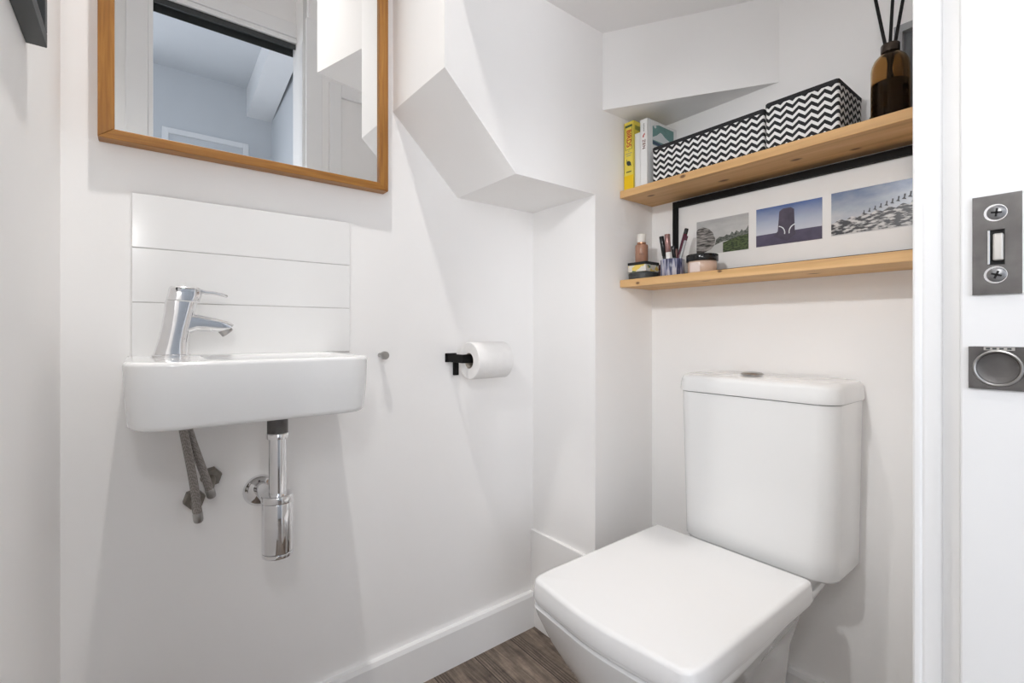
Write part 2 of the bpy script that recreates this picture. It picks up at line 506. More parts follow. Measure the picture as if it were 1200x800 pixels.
def tube(bm, pts, r, n=12, cap=True):
    P = [Vector(p) for p in pts]
    rr = r if isinstance(r, (list, tuple)) else [r] * len(P)
    up = Vector((0.13, 0.21, 0.97)).normalized()
    rings = []
    t0 = (P[1] - P[0]).normalized()
    nrm = up.cross(t0)
    if nrm.length < 1e-3: nrm = Vector((1, 0, 0)).cross(t0)
    nrm.normalize()
    for i in range(len(P)):
        if i == 0: t = P[1] - P[0]
        elif i == len(P) - 1: t = P[-1] - P[-2]
        else: t = (P[i + 1] - P[i - 1])
        t.normalize()
        nrm = (nrm - t * nrm.dot(t)).normalized()
        bn = t.cross(nrm)
        rings.append([P[i] + (nrm * math.cos(2 * PI * k / n) + bn * math.sin(2 * PI * k / n)) * rr[i] for k in range(n)])
    loft(bm, rings, cap, cap)
    return bm

def bez(p0, p1, p2, p3, n=14):
    p0, p1, p2, p3 = map(Vector, (p0, p1, p2, p3))
    return [p0 * (1 - t) ** 3 + p1 * 3 * t * (1 - t) ** 2 + p2 * 3 * t * t * (1 - t) + p3 * t ** 3 for t in [i / n for i in range(n + 1)]]

def sheet(pts, nrm, th=0.0004):
    """small flat shape with a little thickness; pts in 3D"""
    bm = bmesh.new()
    nv = Vector(nrm) * th
    loft(bm, [[Vector(p) for p in pts], [Vector(p) + nv for p in pts]])
    return bm

def text_bm(s, size, mtx, depth=0.0003, spacing=1.0):
    cu = bpy.data.curves.new('lettering', 'FONT')
    cu.body = s; cu.size = size; cu.extrude = depth; cu.align_x = 'CENTER'; cu.align_y = 'CENTER'
    cu.space_character = spacing; cu.resolution_u = 3; cu.offset = size * 0.022
    o = bpy.data.objects.new('lettering', cu)
    COL.objects.link(o)
    dg = bpy.context.evaluated_depsgraph_get()
    me = bpy.data.meshes.new_from_object(o.evaluated_get(dg))
    bm = bmesh.new(); bm.from_mesh(me)
    bmesh.ops.transform(bm, matrix=mtx, verts=bm.verts)
    bpy.data.objects.remove(o); bpy.data.curves.remove(cu); bpy.data.meshes.remove(me)
    return bm

def frame_mtx(origin, right, up):
    r = Vector(right).normalized(); u = Vector(up).normalized(); n = r.cross(u)
    return Matrix(((r.x, u.x, n.x, origin[0]), (r.y, u.y, n.y, origin[1]), (r.z, u.z, n.z, origin[2]), (0, 0, 0, 1)))

# ------------------------------------------------------------------ the setting
XL, XR = -0.104, 1.2105          # left wall, shelf wall
YB = 1.116                       # basin wall
YF = 0.8613                      # front of the stair casing
YD = -0.08                       # door wall, room side
ZT = 2.50                        # high ceiling
LOWZ = 1.706                     # low ceiling under the stair

struct('floor', BX((-1.3, -1.8, -0.06), (1.5, 1.3, 0.0)), M['floor'])
struct('wall_back', BX((XL - 0.1, YB, 0), (1.4, YB + 0.1, ZT)), M['wall'])
struct('wall_left', BX((XL - 0.1, -0.13, 0), (XL, YB, ZT)), M['wall'])
struct('wall_right', BX((XR, 0.1, 0), (XR + 0.1, YB, ZT)), M['wall'])

# casing of the stair: side of the alcove, stepped and sloping underside
poly = [(0.4995, ZT), (0.4995, 1.447), (0.688, 1.2645), (0.959, 1.2645), (0.959, 0), (XR + 0.05, 0), (XR + 0.05, ZT)]
bm = bmesh.new()
loft(bm, [[(x, YF, z) for x, z in poly], [(x, YB + 0.02, z) for x, z in poly]])
struct('wall_alcove', bm, M['wall'])
struct('wall_corner', prism([(0.988, YF + 0.002), (XR + 0.002, 0.4986), (XR + 0.05, 0.4986), (XR + 0.05, YF + 0.05), (0.988, YF + 0.05)], 1.498, ZT), M['wall'])
# low box at the foot of the casing
bm = BX((0.950, YF - 0.0, 0), (0.962, YB - 0.0, 0.2925), 0.0015)
struct('trim_1', bm, M['wall'])

struct('ceiling', BX((XL - 0.1, -0.13, ZT), (XR + 0.1, YB + 0.1, ZT + 0.08)), M['ceil'])
struct('ceiling_lower', prism([(0.505, YF + 0.002), (0.44, 0.644), (0.623, 0.606), (XR + 0.02, 0.30), (XR + 0.02, YF + 0.002)], LOWZ, ZT + 0.01), M['ceil'])

def board(x0, x1, y0, y1, h, axis):
    """skirting board with a small chamfer along its room edge"""
    bm = bmesh.new()
    if axis == 'X':   # runs along X, front at y0, back at y1
        sec = [(y1, 0), (y0, 0), (y0, h - 0.010), (y0 + 0.004, h), (y1, h)]
        loft(bm, [[(x0, y, z) for y, z in sec], [(x1, y, z) for y, z in sec]])
    else:             # runs along Y, front at x0
        sec = [(x1, 0), (x0, 0), (x0, h - 0.010), (x0 + 0.004, h), (x1, h)]
        loft(bm, [[(x, y0, z) for x, z in sec], [(x, y1, z) for x, z in sec]])
    return bm
struct('baseboard_back', board(XL, 0.950, 1.099, YB, 0.105, 'X'), M['gloss'])
struct('baseboard_right', board(XR - 0.017, XR, 0.115, YF, 0.115, 'Y'), M['gloss'])
bm = board(XL, XL + 0.017, -0.08, 1.098, 0.105, 'Y')
for v in bm.verts: v.co.x = 2 * XL + 0.017 - v.co.x
struct('baseboard_left', bm, M['gloss'])

# front: nib with the pocket for the sliding door, doorway, lintel
struct('wall_front', BX((0.558, 0.0840, 0), (XR + 0.05, 0.108, ZT)), M['wall'])
struct('wall_front_pocket', BX((0.555, -0.13, 0), (XR + 0.05, 0.034, ZT)), M['wall'])
struct('wall_front_nib', BX((XL - 0.1, -0.13, 0), (0.043, YD, ZT)), M['wall'])
struct('wall_front_lintel', BX((0.043, -0.13, 2.175), (0.555, YD, ZT)), M['wall'])
# jamb lining and architrave of the doorway
bm = bmesh.new()
box(bm, (0.549, 0.0945, 0), (0.559, 0.1085, 2.2), 0.0025)
box(bm, (0.5545, 0.0832, 0), (0.562, 0.0960, 2.2), 0.0008)
box(bm, (0.5485, 0.1075, 0), (0.612, 0.1145, 2.2), 0.002)
struct('trim_2', bm, M['gloss'])
bm = bmesh.new()
box(bm, (-0.035, YD, 0), (0.030, YD + 0.014, 2.22), 0.003)
box(bm, (0.030, YD - 0.05, 0), (0.046, YD + 0.009, 2.18), 0.002)
struct('trim_3', bm, M['gloss'])
struct('trim_4', BX((-0.035, YD, 2.20), (0.555, YD + 0.014, 2.262), 0.003), M['gloss'])
t = thing('door_track_rail', 'dark metal sliding door track under the lintel', 'track', (0.3, YD - 0.01, 2.15))
bm = bmesh.new()
box(bm, (0.046, YD - 0.045, 2.171), (0.553, YD + 0.004, 2.175))
box(bm, (0.046, YD + 0.001, 2.152), (0.553, YD + 0.004, 2.174))
box(bm, (0.046, YD - 0.045, 2.14), (0.553, YD - 0.042, 2.174))
obj('channel', bm, M['charcoal'], t)
obj('fascia', BX((0.046, YD + 0.002, 2.178), (0.555, YD + 0.012, 2.197), 0.001), M['gloss'], t)
# panelled recess on the door wall, seen only in the mirror
bm = bmesh.new()
box(bm, (0.640, 0.108, 0.0), (0.690, 0.124, 1.96), 0.003)
box(bm, (0.690, 0.108, 1.905), (1.10, 0.124, 1.96), 0.003)
struct('trim_5', bm, M['gloss'])

# hall beyond the doorway
bm = bmesh.new()
box(bm, (0.06, -1.69, 0), (0.9, -1.59, 2.65)); box(bm, (-1.2, -1.69, 0), (0.06, -1.59, 0.45))
box(bm, (-1.2, -1.69, 1.95), (0.06, -1.59, 2.65)); box(bm, (-1.2, -1.69, 0.45), (-1.0, -1.59, 1.95))
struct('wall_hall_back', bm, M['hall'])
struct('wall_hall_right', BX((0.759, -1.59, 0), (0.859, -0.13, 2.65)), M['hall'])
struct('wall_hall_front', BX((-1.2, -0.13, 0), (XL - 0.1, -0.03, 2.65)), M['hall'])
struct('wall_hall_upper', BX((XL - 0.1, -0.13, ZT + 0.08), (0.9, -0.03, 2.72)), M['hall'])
bm = bmesh.new()
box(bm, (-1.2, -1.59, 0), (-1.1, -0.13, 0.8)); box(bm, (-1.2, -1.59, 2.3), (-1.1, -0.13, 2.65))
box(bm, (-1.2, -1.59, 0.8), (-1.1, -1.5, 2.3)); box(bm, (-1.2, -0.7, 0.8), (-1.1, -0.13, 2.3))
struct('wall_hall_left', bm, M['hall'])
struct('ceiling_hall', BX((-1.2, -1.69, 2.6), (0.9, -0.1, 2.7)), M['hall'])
w1 = bmesh.new()
for a, b_ in (((-1.16, -1.5, 0.8), (-1.12, -1.46, 2.3)), ((-1.16, -0.74, 0.8), (-1.12, -0.7, 2.3)), ((-1.16, -1.46, 0.8), (-1.12, -0.74, 0.84)), ((-1.16, -1.46, 2.26), (-1.12, -0.74, 2.3)), ((-1.155, -1.46, 1.53), (-1.125, -0.74, 1.57))):
    box(w1, a, b_, 0.004)
struct('added_window_1', w1, M['gloss'])  # unseen side window, added to bring cool daylight into the hall
w2 = bmesh.new()
for a, b_ in (((-1.0, -1.66, 0.45), (-0.96, -1.62, 1.95)), ((0.02, -1.66, 0.45), (0.06, -1.62, 1.95)), ((-0.96, -1.66, 0.45), (0.02, -1.62, 0.49)), ((-0.96, -1.66, 1.91), (0.02, -1.62, 1.95)), ((-0.49, -1.655, 0.49), (-0.45, -1.625, 1.91))):
    box(w2, a, b_, 0.004)
struct('added_window_2', w2, M['gloss'])  # unseen back window, added so more light comes through the doorway
# sloping boxed beam in the hall
bm = bmesh.new()
loft(bm, [[(0.60, -1.59, 2.405), (0.759, -1.59, 2.405), (0.759, -1.59, 2.6), (0.60, -1.59, 2.6)],
          [(0.56, -0.13, 2.50), (0.70, -0.13, 2.50), (0.70, -0.13, 2.6), (0.56, -0.13, 2.6)]])
struct('trim_6', bm, M['gloss'])
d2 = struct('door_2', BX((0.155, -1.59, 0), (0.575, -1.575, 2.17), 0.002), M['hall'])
bm = bmesh.new()
box(bm, (0.120, -1.59, 0), (0.155, -1.565, 2.205), 0.003); box(bm, (0.575, -1.59, 0), (0.610, -1.565, 2.205), 0.003); box(bm, (0.155, -1.59, 2.17), (0.575, -1.565, 2.205), 0.003)
obj('door_frame', bm, M['gloss'], d2)

# sliding door drawn back into its pocket, edge furniture on show
DX = 0.540
door = struct('door_1', BX((DX, 0.0425, 0.008), (1.15, 0.0815, 2.11), 0.0015), M['gloss'])
door['label'] = 'white sliding door drawn back, its edge with two metal plates'
pc = Vector((DX, 0.0597, 0.969))
# lock plate with a rectangular slot
bm = bmesh.new()
x0, x1 = DX - 0.0022, DX + 0.0002
for a, b_ in (((0.0457, 0.9295), (0.0737, 0.953)), ((0.0457, 0.981), (0.0737, 1.0088)), ((0.0457, 0.953), (0.0550, 0.981)), ((0.0642, 0.953), (0.0737, 0.981))):
    box(bm, (x0, a[0], a[1]), (x1, b_[0], b_[1]))
bmesh.ops.remove_doubles(bm, verts=bm.verts, dist=1e-6)
lp = lab(obj('lock_plate', bm, M['steel'], door), 'worn steel lock plate with two screws')
def screw(y, z, ang, parent):
    s = obj('screw', LT([(0.0058, 0), (0.0058, 0.0004), (0.0045, 0.0012), (0.0, 0.0013)], (x0 + 0.0001, y, z), (-1, 0, 0), 24), M['screw'], parent, True)
    bm = bmesh.new()
    for k in (0, PI / 2):
        vs = box(bm, (-0.0004, -0.0032, -0.0007), (0.0004, 0.0032, 0.0007))
        bmesh.ops.rotate(bm, verts=vs, cent=(0, 0, 0), matrix=Matrix.Rotation(ang + k, 3, 'X'))
    bmesh.ops.translate(bm, verts=bm.verts, vec=(x0 - 0.0012, y, z))
    lab(obj('screw_cross', bm, M['dark'], s), 'dark cross slot')
    bm = bmesh.new()
    lathe(bm, [(0.0068, 0), (0.0068, 0.0003), (0.0056, 0.0003)], (x0 + 0.0001, y + 0.0006, z), (-1, 0, 0), 24)
    obj('countersink', bm, M['chrome'], s, True)
screw(0.0596, 0.9945, 0.1, lp)
screw(0.0596, 0.9450, 0.35, lp)
obj('latch_slot', BX((DX - 0.0002, 0.0550, 0.953), (DX + 0.0004, 0.0642, 0.981)), M['dark'], lp)
bm = bmesh.new()
box(bm, (DX - 0.0040, 0.0556, 0.9562), (DX + 0.0002, 0.0618, 0.9778), 0.0012)
lab(obj('latch', bm, M['latch'], lp), 'pale metal latch tongue')
obj('slot_lip', BX((DX - 0.0029, 0.0633, 0.9535), (DX - 0.0004, 0.0648, 0.9808), 0.0003), M['chrome'], lp)
# round finger pull
bm = bmesh.new()
cy, cz = 0.0590, 0.8705
outer = []
rings = []
N = 48
def sq(k, hy, hz):
    th = 2 * PI * k / N
    c, s = math.cos(th), math.sin(th)
    m_ = max(abs(c) / hy, abs(s) / hz)
    return c / m_, s / m_
R0 = 0.0135
for (kind, x) in (('s', DX + 0.0002), ('s', DX - 0.0022), ('c', DX - 0.0022), ('c2', DX - 0.0016), ('c3', DX + 0.004)):
    ring = []
    for k in range(N):
        if kind == 's': yy, zz = sq(k, 0.0170, 0.0172)
        else:
            rr = {'c': R0, 'c2': R0 - 0.0012, 'c3': R0 - 0.003}[kind]
            yy, zz = rr * math.cos(2 * PI * k / N), rr * math.sin(2 * PI * k / N)
        ring.append((x, cy + yy, cz + zz))
    rings.append(ring)
loft(bm, rings, cap0=False, cap1=False)
fp = lab(obj('finger_pull', bm, M['steel'], door, True, 30), 'square steel finger pull plate with round cup')
# the cup is sunk a little into the plate
bm = LT([(R0 - 0.0014, 0), (R0 - 0.0026, -0.0006), (0.006, -0.0009), (0.0, -0.001)], (DX - 0.0014, cy, cz), (-1, 0, 0), 40, cap0=False)
obj('cup', bm, M['steel'], fp, True)
bm = LT([(R0 + 0.0012, 0.0), (R0 + 0.0009, 0.0007), (R0, 0.0009), (R0 - 0.0008, 0.0005), (R0 - 0.0010, -0.0004)], (DX - 0.0022, cy, cz), (-1, 0, 0), 48, cap0=False, cap1=False)
lab(obj('rim_ring', bm, M['dull_chrome'], fp, True), 'bright ring around the cup')
bm = BX((DX - 0.0025, cy - 0.0095, cz + 0.0142), (DX - 0.0021, cy + 0.0080, cz + 0.0168))
lab(obj('stamped_strip', bm, M['latch'], fp), 'pale strip with worn stamped marks')
bm = bmesh.new()
for yy in (-0.0065, -0.0022, 0.0018, 0.0055):
    box(bm, (DX - 0.0028, cy + yy - 0.0012, cz + 0.0149), (DX - 0.0024, cy + yy + 0.0012, cz + 0.0163))
obj('stamped_mark', bm, M['charcoal'], fp)

# ------------------------------------------------------------------ mirror
mx0, mx1, mz0, mz1 = -0.0545, 0.4745, 1.236, 1.86
yf, fw = YB - 0.031, 0.0225
t = thing('oak_mirror', 'rectangular mirror in an oiled oak frame above the basin', 'mirror', (0.21, YB - 0.001, 1.24))
def rail(p):   # mitred rail: outline on the wall plane, extruded to the front
    bm = bmesh.new()
    loft(bm, [[(x, YB - 0.0005, z) for x, z in p], [(x, yf, z) for x, z in p]])
    bmesh.ops.bevel(bm, geom=bm.edges[:], offset=0.0015, segments=2, profile=0.5, affect='EDGES', clamp_overlap=True)
    return bm
ix0, ix1, iz0, iz1 = mx0 + fw, mx1 - fw, mz0 + fw * 0.8, mz1 - fw
obj('frame_rail', rail([(mx0, mz0), (mx1, mz0), (ix1, iz0), (ix0, iz0)]), M['oak_x'], t)
obj('frame_rail', rail([(mx0, mz1), (ix0, iz1), (ix1, iz1), (mx1, mz1)]), M['oak_x'], t)
obj('frame_rail', rail([(mx0, mz0), (ix0, iz0), (ix0, iz1), (mx0, mz1)]), M['oak_z'], t)
obj('frame_rail', rail([(mx1, mz0), (mx1, mz1), (ix1, iz1), (ix1, iz0)]), M['oak_z'], t)
obj('mirror_glass', BX((ix0 - 0.004, yf + 0.008, iz0 - 0.004), (ix1 + 0.004, yf + 0.012, iz1 + 0.004)), M['mirror'], t)

# ------------------------------------------------------------------ picture on the left wall
t = thing('picture_frame', 'black framed picture on the left wall beside the mirror', 'picture frame', (XL, 0.55, 1.24))
bm = bmesh.new()
px, fb = XL + 0.0185, 0.017
box(bm, (XL, 0.30, 1.24), (px, 0.796, 1.24 + fb), 0.001); box(bm, (XL, 0.30, 1.72), (px, 0.796, 1.72 + fb), 0.001)
box(bm, (XL, 0.796 - fb, 1.24 + fb), (px, 0.796, 1.72), 0.001); box(bm, (XL, 0.30, 1.24 + fb), (px, 0.30 + fb, 1.72), 0.001)
obj('frame', bm, M['charcoal'], t)
obj('picture', BX((XL + 0.001, 0.317, 1.257), (XL + 0.006, 0.779, 1.72)), M['black'], t)

# ------------------------------------------------------------------ splashback
tx0, tx1, tz0, tz1 = -0.0085, 0.390, 0.850, 1.1535
t = thing('splashback', 'white glazed tile splashback of three courses above the basin', 'tiles', (0.19, YB, tz0))
obj('grout', BX((tx0 + 0.0008, YB - 0.0058, tz0), (tx1 - 0.0008, YB, tz1 - 0.0008)), M['grout'], t)
hz = (tz1 - 0.853) / 3
for k in range(3):
    a = 0.853 + k * hz
    obj('tile', BX((tx0, YB - 0.0075, a + 0.0008), (tx1, YB - 0.0005, a + hz - 0.0008), 0.0009), M['tile'], t)

# ------------------------------------------------------------------ basin
bz0, bz1, by0 = 0.752, 0.8545, 0.850
bx0, bx1 = -0.0185, 0.347
t = thing('basin', 'small white ceramic wall-hung hand basin under the mirror', 'basin', (0.2, YB, bz0))
outer = round_poly([(bx0, YB - 0.001, 0.004), (bx1, YB - 0.001, 0.004), (bx1, by0, 0.050), (bx0, by0, 0.062)], 10)
inner = round_poly([(0.092, YB - 0.050, 0.03), (bx1 - 0.022, YB - 0.050, 0.03), (bx1 - 0.022, by0 + 0.020, 0.042), (0.092, by0 + 0.020, 0.05)], 10)
bm = bmesh.new()
rings = []
def ring(poly, z): return [(x, y, z) for x, y in poly]
def keepback(poly):  # the back stays flat against the wall
    return [(x, min(y, YB - 0.001)) for x, y in poly]
for k in range(6):
    th = PI / 2 * k / 5
    rings.append(ring(keepback(offset(outer, 0.006 + 0.010 * (1 - math.sin(th)))), bz0 + 0.010 * (1 - math.cos(th))))
rings.append(ring(keepback(offset(outer, 0.002)), bz0 + 0.05))
for k in range(6):
    th = PI / 2 * k / 5
    rings.append(ring(keepback(offset(outer, 0.007 * (1 - math.cos(th)))), bz1 - 0.007 * (1 - math.sin(th))))
rings.append(ring(offset(inner, -0.004), bz1))
for k in range(1, 5):
    th = PI / 2 * k / 4
    rings.append(ring(offset(inner, -0.004 + 0.008 * math.sin(th)), bz1 - 0.010 * (1 - math.cos(th))))
rings.append(ring(offset(inner, 0.010), bz0 + 0.045))
rings.append(ring(offset(inner, 0.022), bz0 + 0.022))
rings.append(ring(offset(inner, 0.050), bz0 + 0.016))
loft(bm, rings)
obj('bowl', bm, M['ceramic'], t, True, 40)
obj('drain', LT([(0.03, 0), (0.03, 0.002), (0.02, 0.0025), (0.019, 0.001), (0.0, 0.001)], (0.2025, 0.956, bz0 + 0.0155)), M['chrome'], t, True)

# ------------------------------------------------------------------ tap
TX, TY = 0.047, 1.050
t = thing('mixer_tap', 'chrome single-lever mixer tap on the left of the basin', 'tap', (TX, TY, bz1))
def sec(cx, cz_, w, d, r=0.009, tilt=0.0, cy_=TY):
    """rounded-rectangle section, tilted about Y"""
    p = round_poly([(-w / 2, -d / 2, r), (w / 2, -d / 2, r), (w / 2, d / 2, r), (-w / 2, d / 2, r)], 5)
    return [(cx + x * math.cos(tilt), cy_ + y, cz_ + x * math.sin(tilt)) for x, y in p]
bm = bmesh.new()
loft(bm, [sec(TX, bz1 - 0.0003, 0.060, 0.047, 0.020), sec(TX, bz1 + 0.003, 0.060, 0.047, 0.020), sec(TX, bz1 + 0.0045, 0.057, 0.044, 0.019)])
obj('base_ring', bm, M['chrome'], t, True, 45)
bm = bmesh.new()
loft(bm, [sec(TX, 0.8588, 0.053, 0.042, 0.017), sec(TX + 0.003, 0.880, 0.046, 0.040, 0.016, -0.03), sec(TX + 0.0075, 0.905, 0.044, 0.039, 0.015, -0.06), sec(TX + 0.012, 0.930, 0.046, 0.039, 0.015, -0.08), sec(TX + 0.0155, 0.9535, 0.048, 0.039, 0.014, -0.06)])
obj('body', bm, M['chrome'], t, True, 45)
bm = bmesh.new()
def vsec(x, zc, h, w, r=0.006, lean=0.0):
    p = round_poly([(-w / 2, -h / 2, r), (w / 2, -h / 2, r), (w / 2, h / 2, r), (-w / 2, h / 2, r)], 5)
    return [(x + b_ * lean, TY + a, zc + b_) for a, b_ in p]
loft(bm, [vsec(TX + 0.004, 0.905, 0.050, 0.030, 0.010), vsec(TX + 0.024, 0.9130, 0.039, 0.031, 0.011), vsec(TX + 0.038, 0.9155, 0.0315, 0.031, 0.011, 0.1), vsec(TX + 0.056, 0.9130, 0.0275, 0.031, 0.010, 0.2), vsec(TX + 0.072, 0.9105, 0.0235, 0.031, 0.009, 0.4), vsec(TX + 0.084, 0.9085, 0.018, 0.031, 0.0075, 0.7), vsec(TX + 0.0925, 0.9075, 0.010, 0.029, 0.0045, 0.9)])
obj('spout', bm, M['chrome'], t, True, 45)
ax = Vector((0.62, 0, -0.78)).normalized()
obj('aerator', LT([(0.0, -0.006), (0.0112, -0.006), (0.0112, 0.0045), (0.0100, 0.0058), (0.0090, 0.0045), (0.0, 0.0045)], (TX + 0.0850, TY, 0.9005), ax, 24), M['dull_chrome'], t, True)
bm = bmesh.new()
loft(bm, [sec(TX + 0.0175, 0.9552, 0.050, 0.040, 0.014, -0.05), sec(TX + 0.0205, 0.966, 0.0515, 0.041, 0.014, -0.04), sec(TX + 0.0215, 0.9765, 0.050, 0.039, 0.013, -0.03), sec(TX + 0.0215, 0.9795, 0.045, 0.034, 0.011, -0.03)])
lv = obj('lever_head', bm, M['chrome'], t, True, 45)
bm = bmesh.new()
def bl(x, z, th, w):
    p = round_poly([(-w / 2, -th / 2, th * 0.4), (w / 2, -th / 2, th * 0.4), (w / 2, th / 2, th * 0.4), (-w / 2, th / 2, th * 0.4)], 3)
    return [(x, TY + a, z + b_) for a, b_ in p]
loft(bm, [bl(TX + 0.010, 0.9745, 0.009, 0.030), bl(TX + 0.043, 0.9735, 0.008, 0.029), bl(TX + 0.052, 0.9715, 0.0062, 0.027), bl(TX + 0.064, 0.9712, 0.0054, 0.025), bl(TX + 0.078, 0.9685, 0.0052, 0.022), bl(TX + 0.0860, 0.9662, 0.0050, 0.020), bl(TX + 0.0872, 0.9660, 0.003, 0.018)])
obj('lever_blade', bm, M['chrome'], lv, True, 45)

# ------------------------------------------------------------------ bottle trap
QX, QY = 0.2025, 0.956
t = thing('bottle_trap', 'chrome bottle trap waste hanging under the basin', 'waste trap', (QX, QY, 0.49))
lab(obj('threaded_tail', LT([(0.0175, 0.0), (0.0175, 0.042)], (QX, QY, 0.712)), M['steel'], t, True), 'dull grey threaded waste tail')
obj('collar_nut', LT([(0.0, 0), (0.0190, 0), (0.0195, 0.002), (0.0195, 0.0085), (0.0185, 0.010), (0.0, 0.010)], (QX, QY, 0.704)), M['chrome'], t, True)
obj('tail_pipe', LT([(0.0150, 0.0), (0.0150, 0.110)], (QX, QY, 0.596), n=40), M['chrome'], t, True)
def stadium(cx, cy_, r, ext):
    return round_poly([(cx - r - ext, cy_ - r, r * 0.98), (cx + r + ext, cy_ - r, r * 0.98), (cx + r + ext, cy_ + r, r * 0.98), (cx - r - ext, cy_ + r, r * 0.98)], 10)
bm = bmesh.new()
cup = stadium(QX, QY, 0.0265, 0.0)
slab(bm, cup, 0.4975, 0.588, 0.0015, 0.001, 3)
obj('trap_cup', bm, M['chrome'], t, True, 40)
obj('cup_cap', slab(bmesh.new(), offset(cup, -0.001), 0.5885, 0.602, 0.001, 0.003, 4), M['chrome'], t, True, 40)
obj('cup_base', slab(bmesh.new(), offset(cup, 0.0002), 0.489, 0.497, 0.002, 0.0008, 3), M['chrome'], t, True, 40)
obj('outlet_pipe', tube(bmesh.new(), [(QX, QY + 0.02, 0.573), (QX, YB - 0.004, 0.573)], 0.015, 24), M['chrome'], t, True)
obj('wall_flange', LT([(0.0155, 0.016), (0.0165, 0.015), (0.024, 0.012), (0.031, 0.006), (0.0325, 0.0), (0.0155, 0.0)], (QX, YB - 0.0003, 0.566), (0, -1, 0), 40), M['chrome'], t, True, 50)

# ------------------------------------------------------------------ braided hoses
def hose(label, start, ctrl, bend, wallpt, nutr):
    t = thing('braided_hose', label, 'hose', wallpt, 'braided supply hoses under the basin')
    s, b0, w = Vector(start), Vector(bend), Vector(wallpt)
    pts = bez(s, ctrl[0], ctrl[1], b0, 16)
    obj('hose', tube(bmesh.new(), pts, 0.0072, 14), M['braid'], t, True)
    d = (pts[-1] - pts[-2]).normalized()
    bands = [(0.0076, -0.004), (0.0082, -0.002), (0.0082, 0.010), (0.0074, 0.013), (0.006, 0.0145), (0.0, 0.015)]
    lab(obj('crimp_sleeve', LT(bands, pts[-1] - d * 0.006, d, 20), M['dull_chrome'], t, True), 'dull metal crimped end sleeve')
    # elbow from the sleeve back to the wall
    e = pts[-1] - d * 0.008
    obj('elbow', tube(bmesh.new(), bez(e, e + Vector((0, 0.012, 0.004)), w + Vector((0, -0.03, 0)), w + Vector((0, -0.001, 0)), 10), 0.0078, 14), M['nut'], t, True)
    hexn = [(nutr * math.cos(PI / 3 * k + 0.2), nutr * math.sin(PI / 3 * k + 0.2)) for k in range(6)]
    bm = bmesh.new()
    loft(bm, [[(w.x + a, w.y - 0.0005, w.z + b_) for a, b_ in hexn], [(w.x + a, w.y - 0.016, w.z + b_) for a, b_ in hexn], [(w.x + a * .85, w.y - 0.019, w.z + b_ * .85) for a, b_ in hexn]])
    obj('hex_nut', bm, M['nut'], t)
hose('grey braided hose nearest the room, its nut lower on the wall', (0.061, 1.031, 0.7515), ((0.066, 1.035, 0.70), (0.080, 1.05, 0.65)), (0.0885, 1.058, 0.553), (0.086, YB, 0.575), 0.0185)
hose('grey braided hose nearest the trap, its nut higher on the wall', (0.068, 1.048, 0.7515), ((0.072, 1.052, 0.71), (0.090, 1.06, 0.665)), (0.110, 1.072, 0.590), (0.114, YB, 0.613), 0.0185)

# ------------------------------------------------------------------ robe knob
t = thing('coat_hook', 'small brushed steel peg knob on the wall right of the basin', 'hook', (0.466, YB, 0.843))
obj('stem', LT([(0.0055, 0.0), (0.0055, 0.024)], (0.466, YB, 0.842), (0, -1, 0), 20), M['dull_chrome'], t, True)
obj('knob', LT([(0.0, 0.022), (0.0090, 0.022), (0.0098, 0.0235), (0.0098, 0.033), (0.0092, 0.034), (0.0, 0.034)], (0.466, YB, 0.842), (0, -1, 0), 28), M['dull_chrome'], t, True)

# ------------------------------------------------------------------ toilet roll and holder
hx, hy, hzc = 0.652, 1.040, 0.829
t = thing('toilet_roll_holder', 'matt black bent-bar toilet roll holder on the wall', 'roll holder', (hx, YB, hzc))
bm = bmesh.new()
box(bm, (hx, hy, hzc - 0.011), (hx + 0.004, YB - 0.004, hzc + 0.011), 0.0008)
obj('side_arm', bm, M['black'], t)
bm = bmesh.new()
box(bm, (hx, hy - 0.004, hzc - 0.011), (hx + 0.150, hy + 0.0, hzc + 0.011), 0.0008)
obj('roll_bar', bm, M['black'], t)
obj('wall_plate', BX((hx - 0.004, YB - 0.005, hzc - 0.012), (hx + 0.030, YB - 0.0003, hzc + 0.012), 0.001), M['black'], t)
obj('lower_bracket', BX((hx + 0.020, YB - 0.010, hzc - 0.048), (hx + 0.034, YB - 0.0003, hzc - 0.010), 0.001), M['black'], t)
rx0, rx1, rc, rr = 0.674, 0.785, (1.038, 0.8235), 0.0485
t = thing('toilet_roll', 'white toilet paper roll hanging on the black holder', 'toilet roll', (0.73, rc[0], rc[1] - rr))
bm = bmesh.new()
ci = 0.0205
lathe(bm, [(ci, 0), (rr - 0.002, 0), (rr, 0.002), (rr, rx1 - rx0 - 0.002), (rr - 0.002, rx1 - rx0), (ci, rx1 - rx0), (ci, 0)], (rx0, rc[0], rc[1]), (1, 0, 0), 48, False, False)
obj('paper', bm, M['paper'], t, True, 40)
obj('core', LT([(ci, 0.0005), (ci - 0.001, 0.0005), (ci - 0.001, rx1 - rx0 - 0.0005), (ci, rx1 - rx0 - 0.0005)], (rx0, rc[0], rc[1]), (1, 0, 0), 40, cap0=False, cap1=False), M['card'], t, True)

